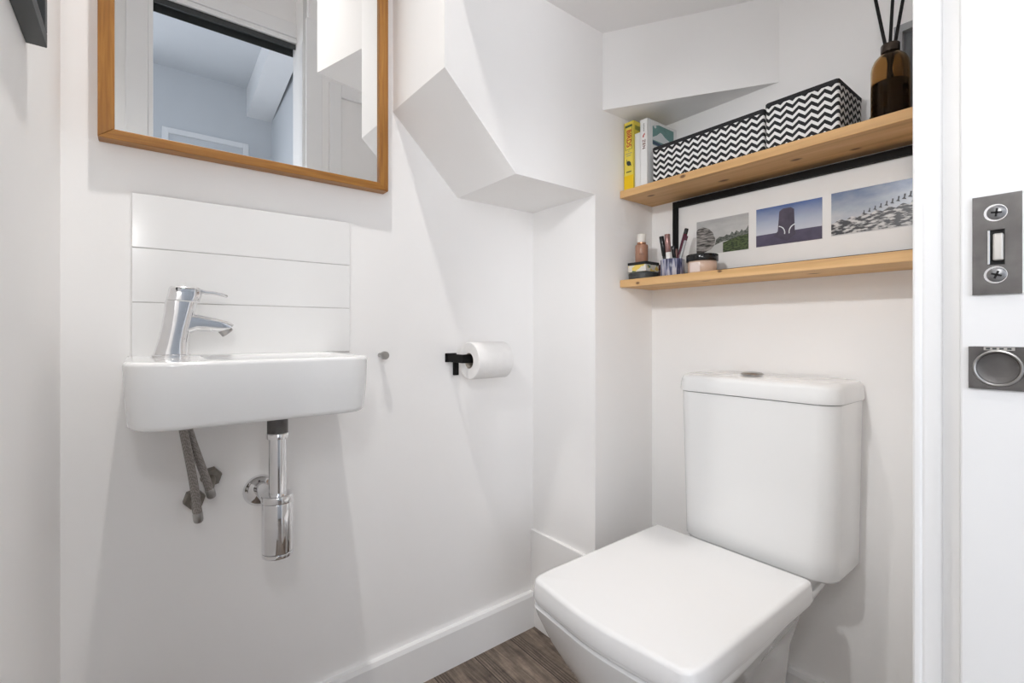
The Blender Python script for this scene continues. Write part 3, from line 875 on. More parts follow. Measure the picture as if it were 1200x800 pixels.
# ------------------------------------------------------------------ toilet
TC = 0.543      # centre line of pan and lid
t = thing('toilet', 'white close-coupled toilet with its lid closed', 'toilet', (0.9, TC, 0))
def outl(xf, xb, hw, hb, bow, rc_, rb, seg=9, cy_=TC):
    """pan outline: bowed front at xf, back at xb, half width hw in front and hb at the back"""
    return round_poly([(xb, cy_ - hb, rb), (xb, cy_ + hb, rb), (xf + bow * 3.0, cy_ + hw, 0.6), (xf + bow, cy_ + hw * 0.97, rc_), (xf, cy_, 0.45), (xf + bow, cy_ - hw * 0.97, rc_), (xf + bow * 3.0, cy_ - hw, 0.6)], seg)
bm = bmesh.new()
secs = [(0.0, 0.715, 1.09, 0.108, 0.108, 0.05, 0.05), (0.06, 0.712, 1.09, 0.104, 0.108, 0.05, 0.05), (0.16, 0.675, 1.09, 0.112, 0.110, 0.045, 0.05),
        (0.24, 0.630, 1.095, 0.136, 0.116, 0.035, 0.06), (0.30, 0.607, 1.12, 0.158, 0.126, 0.025, 0.065), (0.345, 0.597, 1.17, 0.172, 0.150, 0.018, 0.065), (0.362, 0.594, 1.165, 0.175, 0.158, 0.016, 0.062), (0.368, 0.600, 1.16, 0.171, 0.155, 0.016, 0.06)]
loft(bm, [ring(outl(xf, xb, hw, hb, bow, rc_, 0.02), z) for z, xf, xb, hw, hb, bow, rc_ in secs])
obj('pan', bm, M['ceramic'], t, True, 50)
obj('cistern_deck', slab(bmesh.new(), round_poly([(1.060, TC - 0.15, 0.02), (1.185, TC - 0.15, 0.02), (1.185, TC + 0.11, 0.02), (1.060, TC + 0.11, 0.02)]), 0.365, 0.4015, 0, 0.004), M['ceramic'], t, True)
lid_o = outl(0.588, 1.036, 0.1780, 0.180, 0.020, 0.088, 0.014)
obj('seat', slab(bmesh.new(), offset(lid_o, 0.004), 0.3695, 0.376, 0.002, 0.001, 3), M['plastic'], t, True, 50)
bm = bmesh.new()
rings = [ring(offset(lid_o, 0.001), 0.3775), ring(offset(lid_o, 0.0), 0.381), ring(offset(lid_o, 0.0015), 0.400)]
for k in range(6):
    th = PI / 2 * k / 5
    rings.append(ring(offset(lid_o, 0.003 + 0.010 * (1 - math.cos(th))), 0.4165 - 0.0085 * (1 - math.sin(th))))
rings.append(ring(shrink(offset(lid_o, 0.013), 0.6), 0.4178)); rings.append(ring(shrink(offset(lid_o, 0.013), 0.2), 0.4182))
loft(bm, rings)
obj('seat_lid', bm, M['plastic'], t, True, 50)
for s in (-1, 1):
    obj('hinge', LT([(0.0, 0), (0.007, 0), (0.009, 0.002), (0.009, 0.033), (0.007, 0.035), (0.0, 0.035)], (1.033, TC + s * 0.155 - 0.0175, 0.380), (0, 1, 0), 24), M['plastic'], t, True)
# cistern
cy0, cy1, cx0 = 0.332, 0.674, 1.045
def cis(d, z, r=0.042):
    return ring(round_poly([(cx0 + d, cy0 + d, r), (XR - 0.006, cy0 + d, 0.006), (XR - 0.006, cy1 - d, 0.006), (cx0 + d, cy1 - d, r)], 10), z)
bm = bmesh.new()
loft(bm, [cis(0.014, 0.402), cis(0.0085, 0.404), cis(0.006, 0.409), cis(0.0055, 0.45), cis(0.0, 0.7545)])
cs = obj('cistern', bm, M['ceramic'], t, True, 50)
bm = bmesh.new()
rings = [cis(-0.003, 0.7565), cis(-0.004, 0.760), cis(-0.003, 0.776)]
for k in range(7):
    th = PI / 2 * k / 6
    rings.append(cis(-0.002 + 0.015 * (1 - math.cos(th)), 0.797 - 0.015 * (1 - math.sin(th))))
rings.append(cis(0.05, 0.7985, 0.03))
loft(bm, rings)
cl = obj('cistern_lid', bm, M['ceramic'], cs, True, 50)
bc = (1.112, 0.520, 0.8005)
obj('flush_button', LT([(0.0, 0), (0.024, 0), (0.024, 0.002), (0.021, 0.0045), (0.012, 0.006), (0.0, 0.0062)], bc, n=36), M['dull_chrome'], cs, True)

# ------------------------------------------------------------------ shelves
sx0, sx1 = 1.060, XR - 0.001
def shelf(label, z0, z1):
    bm = bmesh.new()
    box(bm, (sx0, 0.112, z0), (sx1, YF - 0.001, z1), 0.0012)
    o = obj('pine_shelf', bm, M['pine'])
    return tag(o, label, 'shelf')
U0, U1 = 1.271, 1.291
L0, L1 = 1.0225, 1.0425
shelf('upper pine shelf holding books and chevron boxes', U0, U1)
shelf('lower pine shelf holding make-up and a long photo frame', L0, L1)

# ------------------------------------------------------------------ books
def book(name, label, x0, x1, y0, y1, z0, z1, cov, ct=0.002, spine_r=0.0015):
    """upright book: spine at x0, covers on y0 and y1"""
    t = thing(name, label, 'book', ((x0 + x1) / 2, (y0 + y1) / 2, z0))
    bm = bmesh.new()
    box(bm, (x0, y0, z0), (x1, y0 + ct, z1), 0.0004); box(bm, (x0, y1 - ct, z0), (x1, y1, z1), 0.0004); box(bm, (x0, y0, z0), (x0 + ct, y1, z1), spine_r * 0.5)
    obj('cover', bm, cov, t)
    obj('page_block', BX((x0 + ct, y0 + ct, z0 + 0.002), (x1 - 0.003, y1 - ct, z1 - 0.003)), M['pages'], t)
    return t
Z = U1
# yellow bird book
bx, ya, yb = 1.075, 0.8255, 0.8575
b1 = book('yellow_book', 'thick yellow hardback about birds at the shelf end', bx, 1.198, ya, yb, Z, 1.4825, M['yellow'])
yc = (ya + yb) / 2
FR = lambda y, z: frame_mtx((bx - 0.0002, y, z), (0, 0, -1), (0, -1, 0))    # lettering read from top to bottom on a spine
FH = lambda y, z: frame_mtx((bx - 0.0002, y, z), (0, -1, 0), (0, 0, 1))     # level lettering on a spine
lt = obj('title_lettering', text_bm('BIRDS', 0.0185, frame_mtx((bx - 0.0002, yc, 1.4362), (0, 0, -1), (0, -1, 0)), 0.0003, 1.0), M['red_ink'], b1)
for v in lt.data.vertices:   # the printed title fills its box: widen it across the spine
    wy = v.co.y + b1.location.y
    v.co.y = yc + (wy - yc) * 1.15 - b1.location.y
bm = bmesh.new()
for a, b_ in (((ya + 0.0045, 1.4062), (ya + 0.0055, 1.4665)), ((yb - 0.0055, 1.4062), (yb - 0.0045, 1.4665)), ((ya + 0.0045, 1.4055), (yb - 0.0045, 1.4065))):
    box(bm, (bx - 0.0004, a[0], a[1]), (bx + 0.0002, b_[0], b_[1]))
obj('title_border', bm, M['green_ink'], b1)
obj('title_band', BX((bx - 0.0004, ya + 0.004, 1.4675), (bx + 0.0002, yb - 0.004, 1.4735)), M['green_ink'], b1)
bm = bmesh.new()   # rows too small to read in the photo: broken strokes only
for zz, hw in ((1.401, 0.002), (1.3945, 0.0105), (1.3885, 0.007)):
    y = yc - hw
    while y < yc + hw - 0.0008:
        box(bm, (bx - 0.0004, y, zz - 0.0012), (bx + 0.0002, y + 0.0012, zz + 0.0012)); y += 0.0021
obj('small_lettering', bm, M['grey_ink'], b1)
bird = [(-0.0075, 0.0105), (-0.0062, 0.0118), (-0.0052, 0.0100), (-0.0058, 0.0055), (-0.0020, 0.0068), (0.0030, 0.0052), (0.0066, 0.0012), (0.0080, -0.0040), (0.0088, -0.0105), (0.0060, -0.0068), (0.0030, -0.0078), (-0.0020, -0.0068), (-0.0060, -0.0030), (-0.0074, 0.0020), (-0.0068, 0.0085)]
obj('bird_motif', sheet([(bx - 0.0001, yc - a, 1.3675 + b_) for a, b_ in bird], (-1, 0, 0), 0.0004), M['dark_ink'], b1)
bm = bmesh.new()
for k in range(6):
    box(bm, (bx - 0.0004, yc - 0.0085 + k * 0.0029, 1.3418), (bx + 0.0002, yc - 0.0063 + k * 0.0029, 1.3452))
obj('publisher_mark', bm, M['dark_ink'], b1)
obj('foot_band', BX((bx - 0.0003, ya + 0.0002, Z + 0.001), (bx + 0.0002, yb - 0.0002, 1.3335)), M['yellow_band'], b1)
obj('cover_panel', BX((bx + 0.007, ya - 0.0003, 1.4585), (bx + 0.09, ya + 0.0001, 1.4705)), M['olive_ink'], b1)
# thin white book
book('thin_white_book', 'thin white book squeezed between the yellow and the taller white book', 1.080, 1.190, 0.8020, 0.8250, Z, 1.4445, M['white_cover'])
# white book with green cover picture
zx, za, zb = 1.072, 0.7770, 0.8012
b3 = book('white_book', 'white hardback with a teal mountain picture on its cover', zx, XR - 0.004, za, zb, Z, 1.4715, M['white_cover'])
zc = (za + zb) / 2
zm = lambda y, z: frame_mtx((zx - 0.0002, y, z), (0, 0, -1), (0, -1, 0))
obj('title_lettering', text_bm('ZEN', 0.0125, zm(zc, 1.4035), 0.0003, 1.15), M['rose'], b3)
bm = bmesh.new()
for k in range(7):
    box(bm, (zx - 0.0004, zc - 0.0018, 1.4385 + k * 0.0032), (zx + 0.0002, zc + 0.0018, 1.4405 + k * 0.0032))
obj('small_lettering', bm, M['grey_ink'], b3)
leaf = [(-0.002, -0.006), (0.001, -0.004), (0.0, -0.001), (0.003, 0.001), (0.0035, 0.005), (0.001, 0.006), (0.0005, 0.003), (-0.0025, 0.001), (-0.0035, -0.003)]
obj('spine_mark', sheet([(zx - 0.0001, zc - a, 1.4275 + b_) for a, b_ in leaf], (-1, 0, 0), 0.0004), M['red_ink'], b3)
obj('hinge_groove', BX((zx + 0.0105, za - 0.0002, Z + 0.001), (zx + 0.0125, za + 0.0003, 1.471)), M['pale_ink'], b3)
yk = za - 0.0001
cp = obj('cover_picture', sheet([(zx + 0.022, yk, 1.405), (zx + 0.120, yk, 1.405), (zx + 0.120, yk, 1.4635), (zx + 0.050, yk, 1.4635), (zx + 0.022, yk, 1.455)], (0, -1, 0), 0.0003), M['teal_ink'], b3)
obj('mountain', sheet([(zx + 0.022, yk - 0.0003, 1.425), (zx + 0.040, yk - 0.0003, 1.433), (zx + 0.056, yk - 0.0003, 1.4445), (zx + 0.064, yk - 0.0003, 1.4435), (zx + 0.078, yk - 0.0003, 1.436), (zx + 0.100, yk - 0.0003, 1.430), (zx + 0.118, yk - 0.0003, 1.424), (zx + 0.118, yk - 0.0003, 1.418), (zx + 0.022, yk - 0.0003, 1.418)], (0, -1, 0), 0.0003), M['pale_ink'], cp)
obj('moon', sheet([(zx + 0.033 + 0.0055 * math.cos(a * PI / 8), yk - 0.0003, 1.4555 + 0.0045 * math.sin(a * PI / 8)) for a in range(16)], (0, -1, 0), 0.0003), M['pale_ink'], cp)
obj('water_stripe', sheet([(zx + 0.022, yk - 0.0003, 1.4155), (zx + 0.060, yk - 0.0003, 1.413), (zx + 0.075, yk - 0.0003, 1.405), (zx + 0.022, yk - 0.0003, 1.407)], (0, -1, 0), 0.0003), M['navy_ink'], cp)

# ------------------------------------------------------------------ chevron boxes
def chev(label, x0, x1, y0, y1, z1, bulge=0.0):
    t = thing('storage_box', label, 'storage box', ((x0 + x1) / 2, (y0 + y1) / 2, U1), 'chevron fabric boxes')
    bm = bmesh.new()
    outline = lambda d, z: ring(round_poly([(x0 + d, y0 + d, 0.006), (x1 - d, y0 + d, 0.006), (x1 - d, y1 - d, 0.006), (x0 + d, y1 - d, 0.006)], 4), z)
    zt = z1 - 0.009
    loft(bm, [outline(0.001, U1 + 0.0005), outline(0.0, U1 + 0.004), outline(0.0, zt), outline(0.0025, zt), outline(0.003, U1 + 0.003)])
    obj('body', bm, M['chevron'], t)
    bm = bmesh.new()
    loft(bm, [outline(-0.0008, zt - 0.0005), outline(-0.0008, z1 - 0.002), outline(0.0006, z1), outline(0.003, z1), outline(0.004, zt)])
    lab(obj('rim_binding', bm, M['trim_black'], t), 'plain black binding round the rim')
chev('long low black and white chevron box beside the books', 1.075, XR - 0.004, 0.4775, 0.7645, 1.3865)
chev('shorter taller black and white chevron box beside the reed diffuser', 1.072, XR - 0.004, 0.3350, 0.4735, 1.3935)

# ------------------------------------------------------------------ reed diffuser
RX, RY = 1.128, 0.268
t = thing('reed_diffuser', 'brown glass reed diffuser bottle on the upper shelf', 'reed diffuser', (RX, RY, U1))
R = 0.0302
prof = [(0.0, 0.0), (R - 0.004, 0.0), (R - 0.001, 0.0015), (R, 0.005), (R, 0.106), (R - 0.0012, 0.116), (R - 0.005, 0.126), (R - 0.010, 0.132), (0.0155, 0.1365), (0.0125, 0.139), (0.0118, 0.146)]
inn = [(0.0102, 0.146), (0.0102, 0.139), (0.0145, 0.1345), (R - 0.0115, 0.130), (R - 0.007, 0.124), (R - 0.0033, 0.115), (R - 0.0022, 0.106), (R - 0.0022, 0.006), (R - 0.006, 0.003), (0.0, 0.003)]
obj('bottle', LT(prof + inn, (RX, RY, U1 + 0.0003), n=48, cap0=False, cap1=False), M['amber'], t, True, 60)
obj('oil', LT([(0.0, 0.0035), (R - 0.0065, 0.0035), (R - 0.003, 0.0065), (R - 0.003, 0.081), (0.0, 0.081)], (RX, RY, U1 + 0.0003), n=48), M['oil'], t, True, 60)
obj('collar', LT([(0.0127, 0.1395), (0.0145, 0.1395), (0.0149, 0.1405), (0.0149, 0.153), (0.0143, 0.1545), (0.0101, 0.1545), (0.0101, 0.150), (0.0122, 0.148)], (RX, RY, U1 + 0.0003), n=36, cap0=False, cap1=False), M['collar'], t, True, 50)
# three reeds; world direction to the left in the picture is roughly (-0.79, +0.62)
lft = Vector((-0.786, 0.618, 0))
for lb, dx0, dx1, back in (('black reed leaning to the left in the diffuser bottle', 0.020, -0.024, 0.006), ('black reed standing nearly upright in the diffuser bottle', -0.008, 0.005, 0.004), ('black reed leaning to the right in the diffuser bottle', -0.016, 0.021, -0.006)):
    p0 = Vector((RX, RY, U1 + 0.020)) - lft * dx0 * 0.9 + Vector((back * 0.5, back * 0.3, 0))
    p1 = Vector((RX, RY, U1 + 0.26)) - lft * dx1 * 1.35 + Vector((back, back * 0.5, 0))
    pm = p0.lerp(p1, 0.535); c = Vector((RX, RY, pm.z)); dv = pm - c
    if dv.length > 0.0062:
        sh = dv * (1 - 0.0062 / dv.length); p0 -= sh; p1 -= sh
    o = obj('diffuser_reed', tube(bmesh.new(), [p0, p0.lerp(p1, 0.5), p1], 0.0028, 10), M['reed'], None, True)
    tag(o, lb, 'reed', 'reeds in the diffuser')
# small grey frame leaning on the wall behind, mostly behind the door jamb
t = thing('small_photo_frame', 'small silver grey photo frame standing behind the diffuser', 'photo frame', (1.19, 0.21, U1))
bm = bmesh.new()
fy0, fy1, fz1 = 0.125, 0.2755, 1.504
for a, b_ in (((fy0, U1 + 0.0003), (fy1, U1 + 0.014)), ((fy0, fz1 - 0.014), (fy1, fz1)), ((fy1 - 0.014, U1 + 0.014), (fy1, fz1 - 0.014)), ((fy0, U1 + 0.014), (fy0 + 0.014, fz1 - 0.014))):
    box(bm, (1.182, a[0], a[1]), (1.203, b_[0], b_[1]), 0.001)
obj('frame', bm, M['silver'], t)
obj('photo', BX((1.196, fy0 + 0.012, U1 + 0.012), (1.200, fy1 - 0.012, fz1 - 0.012)), M['silver_dark'], t)
# small patterned jar beside the diffuser
t = thing('patterned_jar', 'small black and cream patterned jar right of the diffuser bottle', 'jar', (1.125, 0.213, U1))
obj('body', LT([(0.0, 0.0), (0.0165, 0.0), (0.018, 0.0015), (0.018, 0.060), (0.0, 0.060)], (1.125, 0.213, U1 + 0.0003), n=32), M['jarpat'], t, True, 40)
obj('lid', LT([(0.0, 0.0602), (0.0185, 0.0602), (0.0185, 0.0705), (0.0175, 0.0715), (0.0, 0.0715)], (1.125, 0.213, U1 + 0.0003), n=32), M['blackgloss'], t, True, 40)
# little black mug behind the diffuser, only its handle looks out
t = thing('espresso_mug', 'small black mug behind the diffuser with its handle showing', 'mug', (1.165, 0.292, U1))
obj('body', LT([(0.0, 0.0), (0.020, 0.0), (0.0215, 0.0015), (0.0215, 0.042), (0.0195, 0.042), (0.0195, 0.003), (0.0, 0.003)], (1.176, 0.2845, U1 + 0.0003), n=32), M['black'], t, True, 40)
hp = Vector((1.176, 0.2845, 0)) + lft * 0.0205
hd = lft * 0.013
obj('handle', tube(bmesh.new(), [hp + Vector((0, 0, U1 + 0.036)), hp + hd * .85 + Vector((0, 0, U1 + 0.0365)), hp + hd + Vector((0, 0, U1 + 0.034)), hp + hd + Vector((0, 0, U1 + 0.012)), hp + hd * .85 + Vector((0, 0, U1 + 0.0095)), hp + Vector((0, 0, U1 + 0.010))], 0.0016, 10), M['black'], t, True)

# ------------------------------------------------------------------ long photo frame on the lower shelf
gx = 1.188       # face of the mount
gy0, gy1, gz0, gz1 = 0.232, 0.7700, L1 + 0.0003, 1.2600
t = thing('long_photo_frame', 'long black photo frame with three landscape photos on the lower shelf', 'photo frame', (1.195, 0.5, L1))
bm = bmesh.new()
fbw = 0.0165
def lean(v): return v
for a, b_ in (((gy0, gz0), (gy1, gz0 + fbw)), ((gy0, gz1 - fbw), (gy1, gz1)), ((gy1 - 0.012, gz0 + fbw), (gy1, gz1 - fbw)), ((gy0, gz0 + fbw), (gy0 + 0.012, gz1 - fbw))):
    box(bm, (gx - 0.012, a[0], a[1]), (XR - 0.002, b_[0], b_[1]), 0.0008)
obj('frame', bm, M['black'], t)
mt = obj('mount', BX((gx, gy0 + 0.010, gz0 + 0.010), (gx + 0.004, gy1 - 0.010, gz1 - 0.010)), M['mount'], t)
def photo(y_l, y_r, z0, z1, mat):
    return obj('photo', BX((gx - 0.0006, y_r, z0), (gx + 0.0002, y_l, z1)), mat, t)
def P3(pts, y_l, y_r, z0, z1, dx=0.0008):
    """points given as fractions across (left to right) and up the print"""
    return [(gx - dx, y_l + (y_r - y_l) * u, z0 + (z1 - z0) * v) for u, v in pts]
pa = (0.7030, 0.5640, 1.1035, 1.1935)
a = photo(*pa, M['print_a'])
dome = [(0, 0.02), (0.12, 0.04), (0.30, 0.14), (0.37, 0.26), (0.38, 0.42), (0.33, 0.62), (0.24, 0.76), (0.13, 0.82), (0.05, 0.80), (0, 0.74)]
obj('stone_hut', sheet(P3(dome, *pa), (-1, 0, 0)), M['stone'], a)
sky_ = [(0.37, 0.24), (0.53, 0.32), (1, 0.35), (1, 0.66), (0.95, 0.54), (0.90, 0.52), (0.88, 0.58), (0.84, 0.50), (0.78, 0.57), (0.74, 0.48), (0.70, 0.56), (0.66, 0.46), (0.60, 0.50), (0.55, 0.44), (0.46, 0.46), (0.40, 0.40)]
obj('skyline', sheet(P3(sky_, *pa), (-1, 0, 0)), M['town'], a)
obj('lawn', sheet(P3([(0.53, 0.0), (1, 0.0), (1, 0.42), (0.78, 0.38), (0.53, 0.28)], *pa, dx=0.0010), (-1, 0, 0)), M['hedge'], a)
pb = (0.5455, 0.4030, 1.1045, 1.1960)
a = photo(*pb, M['print_b'])
obj('moor', sheet(P3([(0, 0.0), (1, 0.0), (1, 0.31), (0.6, 0.31), (0, 0.30)], *pb), (-1, 0, 0)), M['plain_b'], a)
obj('monolith', sheet(P3([(0.28, 0.22), (0.50, 0.06), (0.63, 0.22), (0.61, 0.30), (0.60, 0.84), (0.55, 0.90), (0.43, 0.90), (0.375, 0.84), (0.35, 0.34)], *pb, dx=0.0010), (-1, 0, 0)), M['monolith'], a)
def arc(c, r0, r1, t0, t1, n=10):
    o_ = []
    for k in range(n + 1):
        th = t0 + (t1 - t0) * k / n; o_.append((c[0] + r0 * 0.6 * math.cos(th), c[1] + r0 * math.sin(th)))
    for k in range(n, -1, -1):
        th = t0 + (t1 - t0) * k / n; o_.append((c[0] + r1 * 0.6 * math.cos(th), c[1] + r1 * math.sin(th)))
    return o_
obj('white_curve', sheet(P3(arc((0.35, 0.28), 0.17, 0.195, -0.2, 1.4), *pb, dx=0.0014), (-1, 0, 0)), M['pale_ink'], a)
obj('white_curve', sheet(P3(arc((0.635, 0.28), 0.17, 0.195, PI - 1.4, PI + 0.2), *pb, dx=0.0014), (-1, 0, 0)), M['pale_ink'], a)
pcc = (0.3855, 0.2460, 1.1060, 1.1990)
a = photo(*pcc, M['print_c'])
fl = [(0, 0.02), (1, 0.02), (1, 0.55)]
for k in range(13):
    u = 1 - (k + 0.5) / 13
    fl.append((u, 0.48 - 0.17 * (1 - u) + (0.05 if k % 2 else -0.02)))
fl.append((0, 0.30))
fk = obj('flock', sheet(P3(fl, *pcc), (-1, 0, 0)), M['flock'], a)
bm = bmesh.new()
for k in range(9):
    u = 0.42 + 0.068 * k; v = 0.42 + 0.025 * k
    s_ = 0.7 + 0.05 * k
    q = P3([(u - 0.022 * s_, v), (u, v + 0.03 * s_), (u + 0.005, v + 0.10 * s_), (u + 0.022 * s_, v + 0.095 * s_), (u + 0.014, v + 0.02), (u + 0.03 * s_, v - 0.02)], *pcc, dx=0.0013)
    loft(bm, [[Vector(p) for p in q], [Vector(p) + Vector((-0.0003, 0, 0)) for p in q]])
hb = obj('bird_outline', bm, M['flock_dark'], a)
hb['kind'] = 'stuff'

# ------------------------------------------------------------------ make-up on the lower shelf
def ruf(o): return o
cxx, cyy = 1.106, 0.8155
t = thing('powder_compact', 'flat dark grey compact at the bottom of the left stack', 'compact', (cxx, cyy, L1))
obj('base', LT([(0.0, 0), (0.0375, 0), (0.040, 0.002), (0.040, 0.0115), (0.0, 0.0115)], (cxx, cyy, L1 + 0.0003), n=40), M['charcoal'], t, True, 50)
obj('lid', LT([(0.0, 0.012), (0.0405, 0.012), (0.0405, 0.0165), (0.036, 0.0195), (0.0, 0.0200)], (cxx, cyy, L1 + 0.0003), n=40), M['charcoal'], t, True, 50)
z2 = L1 + 0.0208
t = thing('floral_tin', 'small flower-patterned box with black lid on the grey compact', 'box', (cxx, cyy, z2))
hx0, hx1, hy0, hy1 = cxx - 0.030, cxx + 0.030, cyy - 0.029, cyy + 0.029
obj('body', BX((hx0, hy0, z2), (hx1, hy1, z2 + 0.0185), 0.001), M['floral'], t)
obj('lid', BX((hx0 - 0.001, hy0 - 0.001, z2 + 0.019), (hx1 + 0.001, hy1 + 0.001, z2 + 0.0265), 0.001), M['blackgloss'], t)
z3 = z2 + 0.0268
t = thing('foundation_bottle', 'tan foundation bottle with ivory cap on top of the stack', 'bottle', (cxx - 0.004, cyy + 0.003, z3))
cc = (cxx - 0.004, cyy + 0.003, z3)
obj('bottle', LT([(0.0, 0.0), (0.0165, 0.0), (0.0175, 0.0015), (0.0175, 0.046), (0.0165, 0.049), (0.011, 0.051), (0.0, 0.0512)], cc, n=32), M['foundation'], t, True, 50)
obj('neck_band', LT([(0.0, 0.0514), (0.0120, 0.0514), (0.0120, 0.056), (0.0, 0.056)], cc, n=32), M['copper'], t, True, 50)
obj('cap', LT([(0.0, 0.0562), (0.0118, 0.0562), (0.0120, 0.058), (0.0120, 0.078), (0.0112, 0.079), (0.0, 0.079)], cc, n=32), M['ivory'], t, True, 50)
vdir = Vector((-0.80, -0.60, 0)).normalized(); side = Vector((0.60, -0.80, 0)).normalized()
bm = bmesh.new()
for k in (-3, -1, 1, 3):
    c_ = Vector(cc) + Vector((0, 0, 0.022)) + vdir * 0.0172 + side * (k * 0.0017)
    for q in (0, 1):
        bmesh.ops.translate(bm, verts=box(bm, (-0.0007, -0.0007, -0.0016 + q * 0.0022), (0.0007, 0.0007, -0.0008 + q * 0.0022)), vec=c_)
obj('label_marks', bm, M['dark_ink'], t)
# plum blusher behind the tin
t = thing('blusher_pot', 'round mauve pot standing behind the flower-patterned box', 'pot', (1.182, 0.802, L1))
obj('base', LT([(0.0, 0), (0.0195, 0), (0.021, 0.002), (0.021, 0.030), (0.0, 0.030)], (1.184, 0.800, L1 + 0.0003), n=32), M['mauve'], t, True, 50)
obj('lid', LT([(0.0, 0.0302), (0.0215, 0.0302), (0.0215, 0.041), (0.018, 0.046), (0.0, 0.0475)], (1.184, 0.800, L1 + 0.0003), n=32), M['plum'], t, True, 50)
# cup with tubes
ux, uy = 1.100, 0.7200
t = thing('brush_cup', 'marbled blue and white cup holding make-up tubes', 'cup', (ux, uy, L1))
obj('cup', LT([(0.0, 0.0), (0.0285, 0.0), (0.030, 0.002), (0.030, 0.043), (0.0292, 0.044), (0.0275, 0.043), (0.0272, 0.004), (0.0, 0.003)], (ux, uy, L1 + 0.0003), n=40), M['ceramic_blue'], t, True, 50)
right = Vector((0.786, -0.618, 0)); fwd = Vector((0.618, 0.786, 0))
def stick(name, label, cat, base, top, parts):
    """tube standing in the cup; base/top: (right, forward, height) from the cup's foot; parts: (name, from, to, radius, material, label)"""
    o3 = Vector((ux, uy, L1 + 0.0003))
    p0 = o3 + right * base[0] + fwd * base[1] + Vector((0, 0, base[2])); p1 = o3 + right * top[0] + fwd * top[1] + Vector((0, 0, top[2]))
    d = (p1 - p0); L_ = d.length; d.normalize()
    t = thing(name, label, cat, p0, 'make-up tubes in the cup')
    for nm, a, b_, r, mt_, lb in parts:
        o = obj(nm, LT([(0.0, 0), (r * 0.92, 0), (r, 0.0008), (r, (b_ - a) * L_ - 0.001), (r * 0.9, (b_ - a) * L_), (0.0, (b_ - a) * L_)], p0 + d * (a * L_), d, 20), mt_, t, True, 50)
        if lb: lab(o, lb)
stick('mascara_tube', 'rose metal mascara tube with white lower half in the cup', 'make-up tube', (-0.011, -0.012, 0.005), (-0.0185, -0.014, 0.108), [('barrel', 0.0, 0.55, 0.0066, M['white_label'], 'white barrel with dark monogram'), ('cap', 0.55, 1.0, 0.0072, M['rose'], 'rose metal cap')])
stick('black_mascara', 'black mascara tube leaning left behind the rose one', 'make-up tube', (-0.011, 0.006, 0.005), (-0.0275, 0.004, 0.106), [('barrel', 0.0, 0.5, 0.0055, M['blackgloss'], None), ('cap', 0.5, 1.0, 0.0062, M['blackgloss'], None)])
stick('green_eyeliner', 'short dark green tube in the middle of the cup', 'make-up tube', (0.0065, -0.010, 0.005), (-0.003, -0.012, 0.078), [('barrel', 0.0, 0.6, 0.0045, M['green_tube'], None), ('cap', 0.6, 1.0, 0.0048, M['blackgloss'], None)])
stick('lip_tint', 'short rose tube beside the dark green one in the cup', 'make-up tube', (0.011, 0.001, 0.005), (0.0085, -0.002, 0.072), [('barrel', 0.0, 0.55, 0.0040, M['blackgloss'], None), ('cap', 0.55, 1.0, 0.0045, M['rose'], None)])
stick('brow_pencil', 'silver-sided pencil leaning right in the cup, in front of the plum one', 'pencil', (0.0045, -0.0155, 0.006), (0.0300, -0.020, 0.102), [('barrel', 0.0, 0.88, 0.0034, M['silver'], None), ('cap', 0.88, 1.0, 0.0036, M['plum'], None)])
stick('plum_lipstick', 'tall plum tube with black end leaning right in the cup', 'make-up tube', (0.0045, -0.003, 0.005), (0.0350, -0.006, 0.124), [('barrel', 0.0, 0.88, 0.0055, M['plum'], None), ('cap', 0.88, 1.0, 0.0052, M['blackgloss'], 'black end cap')])
stick('black_eyeliner', 'black pencil leaning furthest right in the cup', 'pencil', (0.004, 0.010, 0.005), (0.0400, 0.010, 0.108), [('barrel', 0.0, 0.85, 0.0038, M['blackgloss'], None), ('cap', 0.85, 1.0, 0.0041, M['plum'], None)])
# powder tub
jx, jy = 1.112, 0.6435
t = thing('powder_tub', 'clear tub of beige powder with wide black lid', 'jar', (jx, jy, L1))
obj('tub', LT([(0.0, 0.0), (0.0325, 0.0), (0.0345, 0.002), (0.0345, 0.0285), (0.033, 0.031), (0.0, 0.031)], (jx, jy, L1 + 0.0003), n=44), M['powder'], t, True, 50)
obj('lid', LT([(0.0, 0.0312), (0.0372, 0.0312), (0.0378, 0.032), (0.0378, 0.0465), (0.0370, 0.0475), (0.0, 0.0478)], (jx, jy, L1 + 0.0003), n=44), M['blackgloss'], t, True, 50)
bm = bmesh.new()
a0 = math.atan2(-jy, -jx)
n = 10
rA = [(jx + 0.0349 * math.cos(a0 - 0.95 + 0.8 * k / n), jy + 0.0349 * math.sin(a0 - 0.95 + 0.8 * k / n)) for k in range(n + 1)]
rB = [(jx + 0.0344 * math.cos(a0 - 0.95 + 0.8 * k / n), jy + 0.0344 * math.sin(a0 - 0.95 + 0.8 * k / n)) for k in range(n + 1)]
loft(bm, [[(x, y, L1 + 0.004) for x, y in rA + rB[::-1]], [(x, y, L1 + 0.027) for x, y in rA + rB[::-1]]])
obj('label_wrap', bm, M['pink_wrap'], t)

# ------------------------------------------------------------------ lamp, light, camera
LX, LY, LZ = 0.145, 0.660, ZT
t = thing('ceiling_downlight', 'round white downlight in the high ceiling', 'ceiling light', (LX, LY, ZT))
obj('bezel', LT([(0.032, 0.0), (0.046, 0.0), (0.045, 0.004), (0.036, 0.006), (0.032, 0.004)], (LX, LY, ZT - 0.0002), (0, 0, -1), 36, cap0=False, cap1=False), M['gloss'], t, True)
obj('lens', LT([(0.0, 0.001), (0.033, 0.001), (0.033, 0.002), (0.0, 0.002)], (LX, LY, ZT - 0.0002), (0, 0, -1), 36), M['lamp'], t)

